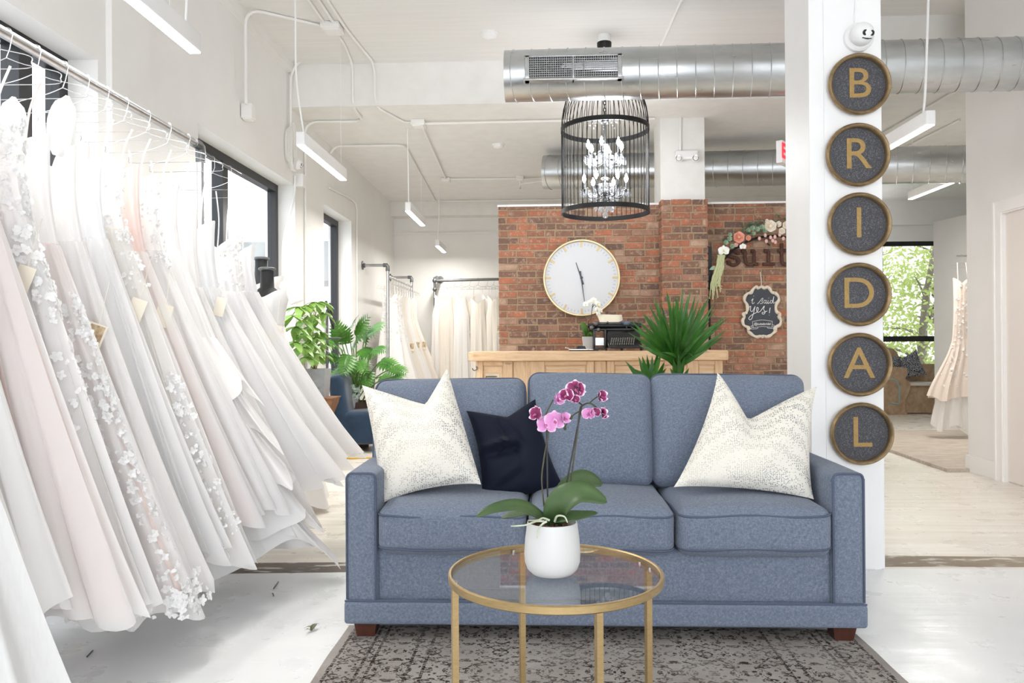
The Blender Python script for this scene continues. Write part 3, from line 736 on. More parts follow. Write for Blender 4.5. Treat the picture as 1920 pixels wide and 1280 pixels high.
for pts in ([P(1020, 978, 2.40), P(1005, 978, 2.385), P(985, 985, 2.37), P(958, 987, 2.37)], [P(1025, 978, 2.39), P(1017, 983, 2.385), P(1010, 992, 2.380), P(1007, 1010, 2.378)], [P(1040, 978, 2.42), P(1045, 968, 2.40), P(1058, 969, 2.39), P(1064, 980, 2.39)], [P(1030, 976, 2.42), P(1018, 972, 2.41), P(1008, 976, 2.40), P(990, 976, 2.41)]):
    b = MB(); q = bez(pts, 6); b.tube(q, [.0038 * (1 - .5 * i / len(q)) for i in range(len(q))], 7); build('root', b, M_root, orch)
# the pot is a 13 cm one: bring the orchid to its real size, standing on the glass
orch.location = (.0177, 1.8216, TZ - .0022); orch.scale = (.736, .736, .736)
# ================================================================== hanging lamps, ducts, chandelier, conduits, wall fittings
def lamp_light(parent, loc, sx, sy, power):
    l = bpy.data.lights.new('lamp_light', 'AREA'); l.shape = 'RECTANGLE'; l.size = sx; l.size_y = sy; l.energy = power * .3; l.color = (1, .965, .91)
    o = bpy.data.objects.new('lamp_light', l); COL.objects.link(o); o.parent = parent; o.location = V(loc) - parent.location; return o
def pendant(x, y0, y1, z, label, cords, w=.062, h=.098, power=40, zc=ZC, tilt=0):
    c = V((x, (y0 + y1) / 2, z)); t = thing('pendant_light', c, label, 'pendant lamp', 'white linear pendant lamps')
    b = MB(); b.bbox((x - w / 2, y0, z + .004), (x + w / 2, y1, z + h), .004); build('housing', b, M_white, t)
    b = MB(); b.box((x - w / 2 + .004, y0 + .006, z - .002), (x + w / 2 - .004, y1 - .006, z + .004)); build('diffuser', b, M_lamp, t, flat=True)
    for pts, r in cords:
        b = MB(); b.tube(bez(pts, 6), r, 6); build('cord' if r > .003 else 'suspension_wire', b, M_white, t)
    lamp_light(t, (x, c.y, z - .004), w - .01, y1 - y0 - .02, power)
    return t
x1 = -1.745; zl_ = 2.645
pendant(x1, 2.45, 3.83, zl_ + .03, 'bright white linear pendant lamp above the near gowns', [([(x1 + .0, 3.72, zl_ + .098), (x1 + .0, 3.74, 3.2), (x1 - .05, 3.74, ZC)], .006), ([(x1 - .02, 3.6, zl_ + .098), (x1 - .02, 3.6, ZC)], .0015)], power=46)
pendant(x1, 5.51, 6.72, zl_, 'white linear pendant lamp over the wall between two street windows', [([(x1 + .0, 5.6, zl_ + .098), P(556, 150, 5.6), P(554, 40, 5.6), P(553, -40, 5.6)], .007), ([(x1 + .01, 6.6, zl_ + .098), (x1 + .01, 6.6, ZC)], .0015)], power=62)
pendant(-1.46, 8.32, 9.36, zl_, 'third white linear pendant lamp, left of the brick wall top', [([(-1.46, 8.38, zl_ + .098), P(765, 300, 8.32), P(764, 240, 8.2), P(770, 228, 8.1), P(782, 230, 8.06)], .006), ([(-1.46, 9.25, zl_ + .098), (-1.46, 9.25, ZL)], .0015)], power=92)
pendant(-1.55, 11.3, 12.1, zl_, 'farthest small white pendant lamp, over the ivory dresses on the back rail', [([(-1.55, 11.34, zl_ + .098), P(823, 400, 11.3), P(823, 355, 11.3), P(828, 341, 11.3), P(838, 338, 11.3)], .006)], power=34)
pendant(2.59, 5.26, 6.5, zl_, 'white linear pendant lamp just right of the letter column', [([(2.58, 5.34, zl_ + .098), P(1737, 120, 5.34), (2.66, 5.36, 4.45)], .008)], power=20)
pendant(4.52, 8.5, 9.7, 2.95, 'white linear pendant lamp in front of the wall corner at the right', [([(4.5, 9.6, 3.04), (4.5, 9.6, 3.8)], .005)], power=88)

# ---- ducts
def duct_mat():
    t = NT('galvanised_duct_sheet'); c = t.ramp(t.noise(t.coord((1, 3, 3)), 2.5, 4), [(.3, (.50, .52, .53, 1)), (.7, (.66, .68, .69, 1))])
    t.link(c, t.b.inputs['Base Color']); t.b.inputs['Metallic'].default_value = 1
    t.link(t.ramp(t.noise(t.coord((1, 4, 4)), 4), [(.3, (.26, .26, .26)), (.7, (.40, .40, .40))]), t.b.inputs['Roughness']); return t.m
M_duct = duct_mat()
def duct(name, a, b, r, step, lean, label, cat='air duct'):
    a, b = V(a), V(b); L = (b - a).length; d = (b - a).normalized()
    z = V((0, 0, 1)); s = d.cross(z).normalized(); up = s.cross(d)
    t = thing(name, (a + b) / 2, label, cat, 'galvanised spiral ducts')
    M = Matrix((s, up, d)).transposed().to_4x4(); M.translation = a
    m_ = MB(); m_.lathe([(r - .004, 0), (r, 0)] + [(r, L * i / 12) for i in range(1, 12)] + [(r, L), (r - .004, L), (r - .004, 0)], M, 72, False); build('pipe', m_, M_duct, t, sharp=50)
    k = 0; x = .12; q = MB()
    while x < L:
        pts = []
        for i in range(72):
            an = 2 * pi * i / 72; pts.append(M @ V(((r + .0025) * cos(an), (r + .0025) * sin(an), x + lean * (cos(an) + 1) * .5)))
        q.tube(pts, .0035, 5, True); x += step; k += 1
    build('seam', q, M_duct, t)
    return t, M
YD = 6.12; rD = .1965
dA = P(947, 143.5, YD); dB = P(1990, 118, YD - .06)
d1, DM = duct('air_duct', dA, dB, rD, .141, -.07, 'near galvanised spiral duct with a supply grille, above the birdcage chandelier')
# grille set in the near duct
gl, gr = P(984, 128, YD - rD), P(1166, 128, YD - rD); zt_, zb_ = P(1075, 105, YD - rD).z, P(1075, 152, YD - rD).z
b = MB(); yg = YD - rD - .032
b.bbox((gl.x - .008, yg, zt_ - .012), (gr.x + .008, yg + .1, zt_), .002); b.bbox((gl.x - .012, yg - .012, zb_), (gr.x + .012, yg + .1, zb_ + .014), .002)
b.bbox((gl.x, yg, zb_), (gl.x + .035, yg + .1, zt_), .002); b.bbox((gr.x - .035, yg, zb_), (gr.x, yg + .1, zt_), .002); xm = (gl.x + gr.x) / 2
b.bbox((xm - .008, yg + .004, zb_), (xm + .008, yg + .1, zt_), .002); gf = build('grille_frame', b, M_steel, d1)
b = MB()
for i in range(1, 40):
    x = gl.x + .03 + (gr.x - gl.x - .06) * i / 40; b.box((x - .0022, yg + .012, zb_ + .01), (x + .0022, yg + .022, zt_ - .01))
for i in range(1, 10):
    z = zb_ + .012 + (zt_ - zb_ - .024) * i / 10; b.box((gl.x + .03, yg + .008, z - .0022), (gr.x - .03, yg + .018, z + .0022))
build('louvre_grid', b, M_steel, gf, flat=True)
b = MB(); b.box((gl.x + .03, yg + .026, zb_ + .012), (gr.x - .03, yg + .031, zt_ - .012)); build('dark_inside_plate', b, M_dark, gf, flat=True)  # dark plate on the duct shell, painted shade of the duct's inside
duct('air_duct', P(1020, 323, 9.3), P(1830, 307, 8.5), .2, .16, -.08, 'far galvanised spiral duct passing behind the white column on the brick wall')

# ---- birdcage chandelier
CY = 6.85; ctr = P(1135, 398, CY); R_ = 81 * CY / F; zb0, zm0 = P(1135, 397, CY).z, P(1135, 243, CY).z
cx = ctr.x; C0 = V((cx, CY, zm0))
ch = thing('chandelier', (cx, CY, ZC), 'black birdcage chandelier with lit candle bulbs and crystals', 'chandelier')
b = MB()
for z in (zb0, zm0):
    b.lathe([(R_ - .006, z - .02), (R_ + .006, z - .02), (R_ + .006, z + .02), (R_ - .006, z + .02), (R_ - .006, z - .02)], Matrix.Translation((cx, CY, 0)), 72, False)
    build('cage_ring', b, M_black, ch, sharp=60); b = MB()
ztop = zm0 + .52; nb = 52
for k in range(nb):
    a = 2 * pi * k / nb; d = V((cos(a), sin(a), 0)); b = MB()
    pts = [V((cx, CY, zb0)) + d * R_, V((cx, CY, zm0)) + d * R_] + [V((cx, CY, zm0)) + d * (R_ * max(.06, cos(q * pi / 2 / 9)) ** .8) + V((0, 0, .52 * sin(q * pi / 2 / 9))) for q in range(1, 9)] + [V((cx, CY, ztop)) + d * .02]
    b.tube(pts, .0029, 5); build('cage_bar', b, M_black, ch)
b = MB(); b.lathe([(.03, ztop + .02), (.05, ztop), (.02, ztop - .03), (.001, ztop - .03)], Matrix.Translation((cx, CY, 0)), 20); build('cage_crown', b, M_black, ch)
b = MB(); b.lathe([(.001, 3.74), (.045, 3.745), (.058, 3.79), (.064, 3.83), (.064, 3.855), (.001, 3.855)], Matrix.Translation((cx, CY, 0)), 28); build('canopy', b, M_black, ch)
b = MB(); b.lathe([(.058, 3.855), (.058, ZC), (.001, ZC)], Matrix.Translation((cx, CY, 0)), 28); build('canopy_collar', b, M_white, ch)
b = MB(); z = 3.66
def chain(b, z0, z1, x, y, r=.0035):
    k = 0; z = z0
    while z > z1:
        ax = (1, 0, 0) if k % 2 else (0, 1, 0)
        b.tube([V((x, y, z - .018)) + V(ax) * .010 * cos(q * pi / 5) + V((0, 0, .02 * sin(q * pi / 5))) for q in range(10)], r, 5, True); z -= .031; k += 1
chain(b, 3.745, zm0 + .16, cx, CY); build('chain', b, M_black, ch)
zc1, zc2 = P(1135, 288, CY).z, P(1135, 350, CY).z        # two tiers of arms
b = MB(); b.tube([(cx, CY, zm0 + .16), (cx, CY, zb0 + .1)], .008, 8)
for z, r in ((zm0 + .08, .03), (zc1 - .04, .035), (zc2 - .05, .045), (zb0 + .1, .03)): b.ball((cx, CY, z), r, 8, (1, 1, .8))
build('stem', b, M_iron, ch)
M_cry = mat('clear_cut_crystal', (.93, .95, .97, 1), .05, .0, spec=1)
t_ = M_cry.node_tree; 
def crystal_mat():
    t = NT('crystal_drops'); g = t.node('ShaderNodeBsdfGlossy', i_Roughness=.05); tp = t.node('ShaderNodeBsdfTransparent'); tp.inputs[0].default_value = (.92, .94, .96, 1)
    d = t.node('ShaderNodeBsdfDiffuse'); d.inputs[0].default_value = (.9, .92, .95, 1)
    lw = t.node('ShaderNodeLayerWeight', i_Blend=.45); m1 = t.node('ShaderNodeMixShader'); t.link(lw.outputs['Facing'], m1.inputs[0]); t.link(tp.outputs[0], m1.inputs[1]); t.link(g.outputs[0], m1.inputs[2])
    m2 = t.node('ShaderNodeMixShader', i_0=.22); t.link(m1.outputs[0], m2.inputs[1]); t.link(d.outputs[0], m2.inputs[2]); t.link(m2.outputs[0], t.out.inputs[0]); return t.m
M_cry = crystal_mat()
def drop(b, p, s):
    b.lathe([(.001, -s * 2.2), (s * .55, -s * 1.5), (s * .62, -s * 1.0), (s * .2, 0), (.001, .1 * s)], Matrix.Translation(p), 6, False)
for z, n, rr in ((zc1, 6, .155), (zc2, 6, .185)):
    for k in range(n):
        a = 2 * pi * (k + (.25 if n == 6 and z == zc1 else .02)) / n; d = V((cos(a), sin(a), 0)); c = V((cx, CY, z))
        b = MB(); b.tube(bez([c + V((0, 0, -.02)), c + d * rr * .35 + V((0, 0, -.09)), c + d * rr * .75 + V((0, 0, -.095)), c + d * rr + V((0, 0, -.035))], 6), .006, 6)
        b.lathe([(.004, -.04), (.024, -.032), (.028, -.024), (.008, -.026)], Matrix.Translation(c + d * rr), 12); arm = build('candle_arm', b, M_iron, ch)
        b = MB(); b.lathe([(.009, -.03), (.009, .035), (.001, .036)], Matrix.Translation(c + d * rr), 10); build('candle_sleeve', b, M_iron, arm)
        b = MB(); b.lathe([(.004, .035), (.016, .058), (.018, .072), (.010, .100), (.001, .118)], Matrix.Translation(c + d * rr), 10, False); build('bulb', b, M_bulb, arm)
        for q in range(6):
            an = q * pi / 3; b = MB(); p = c + d * rr + V((cos(an) * .030, sin(an) * .030, -.035)); b.ball(p, .008, 5); drop(b, p + V((0, 0, -.01)), .019 if q % 2 else .026); build('crystal_drop', b, M_cry, arm, flat=True)
    for k in range(14):      # swags of beads between the arms
        a = 2 * pi * k / 14; d = V((cos(a), sin(a), 0)); b = MB(); c = V((cx, CY, z))
        for q in range(7):
            t0 = q / 6; b.ball(c + d * (.03 + (rr - .03) * t0) + V((0, 0, .10 * (1 - t0) ** 2 - .03 - .05 * sin(pi * t0))), .010, 5)
        build('crystal_swag', b, M_cry, ch, flat=True)
for k in range(10):
    a = 2 * pi * k / 10; d = V((cos(a), sin(a), 0)); b = MB(); z = zb0 + .06
    p = V((cx, CY, z)) + d * (.085 if k % 2 else .05)
    for q in range(5): b.ball(p + V((0, 0, .10 - .02 * q)), .007, 5)
    drop(b, p, .026 if k % 2 else .032); build('crystal_drop', b, M_cry, ch, flat=True)
b = MB(); b.ball((cx, CY, zb0 - .03), .028, 8); build('crystal_ball', b, M_cry, ch, flat=True)
for k in range(8):
    a = 2 * pi * k / 8; d = V((cos(a), sin(a), 0)); b = MB()
    for q in range(6): b.ball(V((cx, CY, zm0 + .10 - .02 * abs(q - 2))) + d * (.03 + .02 * q), .008, 5)
    build('crystal_swag', b, M_cry, ch, flat=True)
l = bpy.data.lights.new('lamp_light', 'POINT'); l.energy = 14; l.shadow_soft_size = .16; l.color = (.97, .97, 1); o = bpy.data.objects.new('lamp_light', l); COL.objects.link(o); o.parent = ch; o.location = V((cx, CY, (zc1 + zc2) / 2 + .1)) - ch.location

# ---- conduits and junction boxes
M_cond = mat('white_painted_conduit', (.82, .81, .79, 1), .5)
def conduit(pts, label, r=.0125, n=5, name='conduit'):
    pts = [V(p) for p in pts]; out = [pts[0]]
    for i in range(1, len(pts) - 1):        # rounded bends
        a = (pts[i - 1] - pts[i]); c = (pts[i + 1] - pts[i]); k = min(.14, a.length * .45, c.length * .45)
        p, q = pts[i] + a.normalized() * k, pts[i] + c.normalized() * k
        out += [p.lerp(pts[i], t).lerp(pts[i].lerp(q, t), t) for t in [j / n for j in range(n + 1)]]
    out.append(pts[-1]); b = MB(); b.tube(out, r, 8)
    return tag(build(name, b, M_cond, None, pts[0]), label, 'conduit', 'white electrical conduits')
def jbox(c, s, label):
    b = MB(); b.bbox([c[i] - s[i] for i in range(3)], [c[i] + s[i] for i in range(3)], .006)
    t = thing('junction_box', c, label, 'junction box', 'white junction boxes'); build('box', b, M_cond, t)
    lo = MB(); lo.bbox((c[0] - s[0] * .8, c[1] - s[1] * .8, c[2] - s[2] - .008), (c[0] + s[0] * .8, c[1] + s[1] * .8, c[2] - s[2] + .004), .003); build('cover', lo, M_cond, t)
zc_ = ZC - .014; xw = WX + .014; zL_ = ZL - .014
xv = WX + .078; p = PX(461, 195, xv)
conduit([p, V((xv, p.y, zc_)), V((PZ(613, 53, ZC - .03).x - .02, PZ(613, 53, ZC - .03).y, zc_))], 'white conduit rising from the outlet box on the left wall to the ceiling')
jbox(PX(466, 210, WX + .05), (.045, .05, .06), 'white outlet box on the left wall under the conduit drop')
jb = PZ(623, 53, ZC - .03); jbox(jb, (.08, .09, .03), 'white junction box on the near ceiling above the second lamp')
for dx, lb in ((-.05, 'left one of two parallel white conduits on the near ceiling'), (.03, 'right one of two parallel white conduits on the near ceiling')):
    conduit([V((jb.x + dx, jb.y - .05, zc_)), V((jb.x + dx, 3.6, zc_))], lb)
xb = jb.x
conduit([V((xb, jb.y + .05, zc_)), V((xb, 6.9, zc_)), V((xb - .05, YB - .016, zc_)), V((xb - .05, YB - .016, zL_ - .004)), V((xb - .05, 7.85, zL_ - .004)), V((xw + .0, 7.85, zL_)), V((xw, 7.85, .3))], 'white conduit running over the beam and down the left wall')
q = PX(462, 200, xw)
q1 = P(535, 118, 7.3)
conduit([P(655, 112, YB - .06), P(560, 114, YB - .06), P(545, 140, YB - .06), P(545, 250, YB - .06)], 'white conduit looping down the corner behind the second lamp')
x2 = PZ(659, 70, zc_).x
jb2 = PZ(785, 232, ZL - .03)
conduit([V((x2 - .03, 4, zc_)), V((x2, 6.6, zc_)), V((x2 + .06, YB - .016, zc_)), V((x2 + .06, YB - .016, zL_)), V((x2 + .25, jb2.y, zL_)), jb2 + V((-.05, 0, .016))], 'white conduit crossing the beam to the box under the low ceiling')
jbox(jb2, (.07, .08, .03), 'white junction box on the low ceiling feeding the third lamp')
conduit([jb2 + V((.05, 0, .0)), V((1.15, jb2.y, ZL - .02))], 'white conduit along the low ceiling behind the chandelier')
e2 = PZ(836, 336, ZL - .02)
conduit([jb2 + V((.02, .06, 0)), V((e2.x, e2.y, ZL - .02))], 'white conduit running away from the low ceiling box')
conduit([V((e2.x, e2.y, ZL - .02)), V((1.2, e2.y + .05, ZL - .02))], 'white conduit along the low ceiling near the back wall, nearer one')
jbox((e2.x, e2.y, ZL - .03), (.06, .06, .025), 'small junction box above the farthest lamp')
w6 = PX(620, 284, xw)
conduit([V((xw, w6.y, ZL - .10)), V((xw + .06, w6.y, ZL - .02)), V((-1.58, w6.y, ZL - .02)), V((PZ(816, 377, ZL - .02).x, 12.3, ZL - .02)), V((1.5, 12.3, ZL - .02))], 'white conduit bending along the low ceiling to the back soffit')
conduit([PX(618, 352, xw), PX(660, 374, xw), PX(669, 384, xw), PX(669, 640, xw)], 'thin white conduit on the left wall beside the far street window', .011)
conduit([PX(553, 330, xw), PX(553, 362, xw), V((WX - .06, YB - .024, 2.2)), V((WX - .06, YB - .024, .6))], 'white conduit below the wall camera', .012)
jbx = PZ(975, 334, ZL - .03)
jbox(jbx, (.05, .05, .03), 'small white junction box left of the far duct')
conduit([jbx, V((jbx.x, jbx.y, ZL - .2)), V((jbx.x, jbx.y, 3.40)), V((jbx.x + .35, jbx.y - .2, 3.40))], 'hooked white conduit entering the far duct', .011)
conduit([PZ(1278, 0, zc_), PZ(1240, 84, zc_)], 'white conduit on the near ceiling above the duct')
conduit([P(1213, 400, 8.4), P(1213, 240, 8.4), P(1222, 205, 8.4)], 'white conduit rising behind the brick wall left of the white column')
conduit([P(1276, 282, YP + .045), P(1276, 200, YP + .045)], 'thin conduit feeding the emergency light', .010)
zr = 4.43
conduit([PZ(1640, 58, zr), PZ(1800, 40, zr)], 'white conduit on the high right ceiling')
jbox(PZ(1716, 47, zr - .01), (.09, .05, .03), 'white junction box on the high right ceiling')
conduit([PZ(1655, 250, 3.78), PZ(1790, 172, 3.78)], 'white conduit on the right rear ceiling')
conduit([PZ(1700, 275, 3.78), PZ(1800, 225, 3.78)], 'white conduit on the right rear ceiling, outer one')
# cable coil and cameras
b = MB(); c = PX(539, 272, WX + .02)
for k in range(5):
    r1 = .10 + .012 * k; b.tube([c + V((.012 * k, r1 * .55 * cos(a * pi / 10) + .01 * k, r1 * 1.5 * sin(a * pi / 10))) for a in range(20)], .005, 5, True)
tag(build('cable_coil', b, M_cond, None, c), 'white cable coil hung on the wall above the wall camera', 'cable coil')
def camera_dome(c, out, r, label):
    out = V(out).normalized(); t = thing('security_camera', c, label, 'security camera'); up = V((0, 0, 1)); sd = up.cross(out).normalized(); up = out.cross(sd)
    M = Matrix((sd, up, out)).transposed().to_4x4(); M.translation = c
    b = MB(); b.lathe([(.001, 0), (r, 0), (r, r * .3), (r * .85, r * .45), (.001, r * .45)], M, 32, False); build('base', b, M_white, t)
    b = MB(); pc = V(c) + out * r * .75; b.ball(pc, r * .78, 16); build('dome', b, M_white, t)
    look = (out + sd * .25 - up * .25).normalized(); s2 = up.cross(look).normalized(); u2 = look.cross(s2)
    for s in (-1, 1):
        M2 = Matrix((s2, u2, look)).transposed().to_4x4(); M2.translation = pc + look * r * .685 + s2 * s * r * .25
        b = MB(); b.lathe([(.001, 0), (r * .19, 0), (r * .19, r * .05), (r * .14, r * .055), (.001, r * .04)], M2, 20, False); build('lens', b, M_dark, t)
    b = MB(); b.tube([pc + look * r * .7 - u2 * r * .38 + s2 * r * .35 * k - look * abs(k) * r * .12 + u2 * .06 * r * abs(k) for k in (-1, -.5, 0, .5, 1)], r * .05, 6); build('trim_slot', b, M_dark, t)
    return t
sc_ = camera_dome(P(1608, 72, YC - .004), (0, -1, 0), .076, 'white dome security camera on the column above the letter B')
b = MB(); b.tube(bez([P(1603, 50, YC - .006), P(1602, 30, YC - .008), P(1604, 0, YC - .006), P(1603, -120, YC - .006)], 5), .004, 6); build('cable', b, M_white, sc_)
camera_dome(PX(548, 308, WX + .005), (1, -.2, 0), .07, 'white dome security camera on the left wall pier')
b = MB(); q = PX(556, 340, WX); b.bbox((WX, q.y - .05, q.z - .06), (WX + .08, q.y + .06, q.z + .07), .008); tag(build('power_box', b, M_white, None, q), 'white power box under the left wall camera', 'box')
# smoke detectors, emergency light, exit sign
for (x, y, z, lb) in ((918, 66, ZC, 'white smoke detector on the near ceiling left of the duct end'), (934, 274, ZL, 'white smoke detector on the low ceiling left of the far duct'), (1740, 4, 4.45, None)):
    if lb is None: continue
    c = PZ(x, y, z - .02); t = thing('smoke_detector', V((c.x, c.y, z)), lb, 'smoke detector')
    b = MB(); b.lathe([(.001, -.05), (.035, -.048), (.06, -.035), (.065, -.02), (.065, 0)], Matrix.Translation((c.x, c.y, z)), 24, False); build('sensor', b, M_white, t)
    b = MB(); b.lathe([(.075, -.012), (.075, 0)], Matrix.Translation((c.x, c.y, z)), 24); build('mount', b, M_white, t)
c = P(1286, 294, YP + .05); t = thing('emergency_light', c, 'white twin-head emergency light on the white column', 'emergency light')
w, h = .115, .055
b = MB(); b.bbox((c.x - w, c.y - .06, c.z - h + .02), (c.x + w, c.y, c.z + h), .012); build('housing', b, M_white, t)
for s in (-1, 1):
    M = Matrix.Translation((c.x + s * .085, c.y - .05, c.z - .03)) @ Matrix.Rotation(pi / 2, 4, 'X')
    b = MB(); b.lathe([(.02, -.02), (.036, 0), (.038, .02), (.033, .022)], M, 24, True); hd = build('lamp_head', b, M_white, t)
    b = MB(); b.lathe([(.001, .019), (.033, .0235)], M, 20, False); build('lens', b, M_chrome, hd)
c = P(1478, 283, 6.5); M_red = mat('exit_red', srgb(226, 40, 60), .5, emit=.6)
t = thing('exit_sign', c, 'red-lettered white exit sign half hidden behind the column', 'exit sign')
an = radians(52); ex, ey = V((cos(an), -sin(an), 0)), V((-sin(an), -cos(an), 0)); ex = V((cos(an), sin(an), 0)); ey = V((sin(an), -cos(an), 0))
L0 = P(1466.5, 283, 6.5); hh = .092; ww = .30
b = MB(); b.prism([(0, -hh), (ww, -hh), (ww, hh), (0, hh)], lambda u, v, d: L0 + ex * u + V((0, 0, v)) - ey * d, 0, .05); build('housing', b, M_white, t, flat=True)
b = text_mb('EXIT', .17, lambda u, v, d: L0 + ex * (ww / 2 + u * .95) + V((0, 0, v)) + ey * (.002 + d), .004, .006); build('lettering', b, M_red, t, flat=True)
b = MB(); b.tube([L0 + ex * .15 + V((0, 0, hh)), L0 + ex * .15 + V((0, 0, ZC - L0.z))], .01, 8); build('stem', b, M_white, t)

# ---- letter discs
def disc_mat():
    t = NT('speckled_black_disc'); v = t.noise(t.coord(), 260, 2, .8)
    t.link(t.ramp(v, [(.45, srgb(52, 52, 56)), (.58, srgb(74, 74, 80)), (.66, srgb(132, 132, 138))]), t.b.inputs['Base Color']); t.b.inputs['Roughness'].default_value = .6; return t.m
M_disc = disc_mat(); M_rim = mat('aged_bronze_rim', srgb(132, 112, 84), .42, .75, c2=srgb(168, 144, 108), scale=30, bump=.2, bdist=.002)
M_lgold = mat('gold_leaf_letter', srgb(152, 122, 70), .55, .2, c2=srgb(168, 138, 84), scale=60)
for (ltr, x, y, r) in (('B', 1613.5, 156, 57.5), ('R', 1610.5, 289, 59), ('I', 1613.5, 419, 58.5), ('D', 1612.5, 551.5, 59), ('A', 1614, 683.5, 59), ('L', 1618, 813.5, 58)):
    yd = YC - .045; c = P(x, y, yd); R = r * yd / F; yb = YC - .006
    t = thing('letter_disc', (c.x, yb, c.z), 'round black key disc with gold letter %s on the white column' % ltr, 'letter sign', 'letter discs on the column')
    M = Matrix.Translation((c.x, yb, c.z)) @ Matrix.Rotation(pi / 2, 4, 'X')
    b = MB(); b.lathe([(R * .9, 0), (R * .97, .012), (R, .026), (R * .985, .038), (R * .945, .044), (R * .895, .040), (R * .865, .030), (R * .855, .014)], M, 72, False); build('rim', b, M_rim, t, sharp=60)
    b = MB(); b.lathe([(.001, .018), (R * .7, .017), (R * .87, .014), (R * .9, 0), (.001, 0)], M, 64, False); build('face', b, M_disc, t, sharp=60)
    b = text_mb(ltr, R * 1.38, lambda u, v, d: V((c.x + u * (1.05 if ltr != 'I' else 1), yb - .0175 - d, c.z + v - (.0 if ltr != 'L' else 0))), .003, .0005)
    build('letter', b, M_lgold, t, flat=True)

# ---- wall clock
c = P(1090.5, 520.5, YBR - .05); R = 72 * (YBR - .05) / F
t = thing('wall_clock', (c.x, YBR - .02, c.z), 'large round white clock with a pale gold rim on the brick wall', 'clock')
M = Matrix.Translation((c.x, YBR - .016, c.z)) @ Matrix.Rotation(pi / 2, 4, 'X')
b = MB(); b.lathe([(R - .02, 0), (R, 0), (R, .04), (R - .006, .046), (R - .016, .046), (R - .022, .04), (R - .022, .02)], M, 96, False); build('rim', b, M_goldpale, t, sharp=40)
b = MB(); b.lathe([(.001, .02), (R - .02, .02), (R - .02, 0), (.001, 0)], M, 96, False); build('dial', b, mat('white_dial', (.66, .68, .71, 1), .3), t, sharp=40)
yf = YBR - .016 - .02
M_hm = mat('soft_gold_hour_mark', srgb(206, 184, 134), .45, .3); M_tick = mat('grey_minute_mark', srgb(150, 164, 190), .5)
for k in range(60):
    if k % 5 == 0:
        a = k * pi / 30; d = V((sin(a), 0, cos(a))); b = MB(); L1, L2 = R * .80, R * .955
        Mx = Matrix.Translation(V((c.x, yf - .003, c.z)) + d * (L1 + L2) / 2) @ Matrix.Rotation(a, 4, 'Y'); b.mbox(Mx, .0095, .004, (L2 - L1) / 2); build('hour_mark', b, M_hm, t, flat=True)
b = MB()
for k in range(60):
    if k % 5:
        a = k * pi / 30; d = V((sin(a), 0, cos(a))); b.mbox(Matrix.Translation(V((c.x, yf - .001, c.z)) + d * R * .87) @ Matrix.Rotation(a, 4, 'Y'), .0022, .001, R * .028)
build('minute_marks', b, M_tick, t, flat=True)
M_hand = mat('dark_clock_hand', srgb(62, 64, 70), .4)
def hand(tip, tail, w, name, y):
    tip, tail = P(*tip, YBR - .05), P(*tail, YBR - .05); d = (tip - tail); L = d.length; a = atan2(d.x, d.z)
    b = MB(); mid = (tip + tail) / 2; fr = lambda u, v, q: V((mid.x + u * cos(a) + v * sin(a), y - q, mid.z - u * sin(a) + v * cos(a)))
    b.prism([(-w, -L / 2), (w, -L / 2), (w * .35, L / 2), (-w * .35, L / 2)], fr, 0, .004); build(name, b, M_hand, t, flat=True)
hand((1080, 492), (1094, 533), .008, 'hour_hand', yf - .006); hand((1096, 565), (1088, 508), .007, 'minute_hand', yf - .012)
b = MB(); b.lathe([(.001, .0), (.014, 0), (.014, .02), (.001, .021)], Matrix.Translation((c.x, yf, c.z)) @ Matrix.Rotation(pi / 2, 4, 'X'), 16, False); build('hub', b, M_hand, t)
# ================================================================== gowns, hangers, racks, mannequins
def cloth(name, c, trans=.16, alpha=None, rough=.8, sparkle=False, c2=None):
    t = NT(name); b = t.b; co = t.coord((40, 40, 3))
    t.link(t.ramp(t.noise(co, 3, 3), [(.3, c), (.7, c2 or c)]), b.inputs['Base Color']); b.inputs['Roughness'].default_value = rough; b.inputs['Sheen Weight'].default_value = .2
    b.inputs['Specular IOR Level'].default_value = .2
    if sparkle:
        v = t.node('ShaderNodeTexVoronoi', i_Scale=160); t.link(t.coord(), v.inputs['Vector']); s = t.math('LESS_THAN', v.outputs['Distance'], .17)
        s = t.math('MULTIPLY', s, t.math('GREATER_THAN', t.noise(t.coord((1, 1, .5)), 5, 2), .5))
        t.link(s, b.inputs['Metallic']); t.link(t.math('SUBTRACT', .8, t.math('MULTIPLY', s, .5)), b.inputs['Roughness'])
    tr = t.node('ShaderNodeBsdfTranslucent'); tr.inputs[0].default_value = c
    mx = t.node('ShaderNodeMixShader', i_0=trans); t.link(b.outputs[0], mx.inputs[1]); t.link(tr.outputs[0], mx.inputs[2]); sh = mx.outputs[0]
    if alpha is not None:
        tp = t.node('ShaderNodeBsdfTransparent'); m2 = t.node('ShaderNodeMixShader', i_0=alpha)
        lw = t.node('ShaderNodeLayerWeight', i_Blend=.35); a = t.math('ADD', t.math('MULTIPLY', lw.outputs['Facing'], .45), alpha); t.link(t.math('MINIMUM', a, 1.0), m2.inputs[0])
        t.link(tp.outputs[0], m2.inputs[1]); t.link(sh, m2.inputs[2]); sh = m2.outputs[0]
    t.link(sh, t.out.inputs[0]); return t.m
C_white = cloth('white_satin_skirt', (.985, .97, .96, 1), c2=(.97, .953, .942, 1))
C_ivory = cloth('ivory_crepe', srgb(250, 245, 237), c2=srgb(246, 239, 229))
C_soft = cloth('soft_white_net', (.78, .77, .76, 1), c2=(.74, .73, .72, 1)); C_blush = cloth('blush_lining', srgb(253, 238, 233), c2=srgb(252, 231, 225))
C_cool = cloth('cool_white_sparkle_tulle', srgb(250, 250, 251), sparkle=True)
C_tulle = cloth('sheer_white_tulle', (.985, .973, .965, 1), .25, .7)
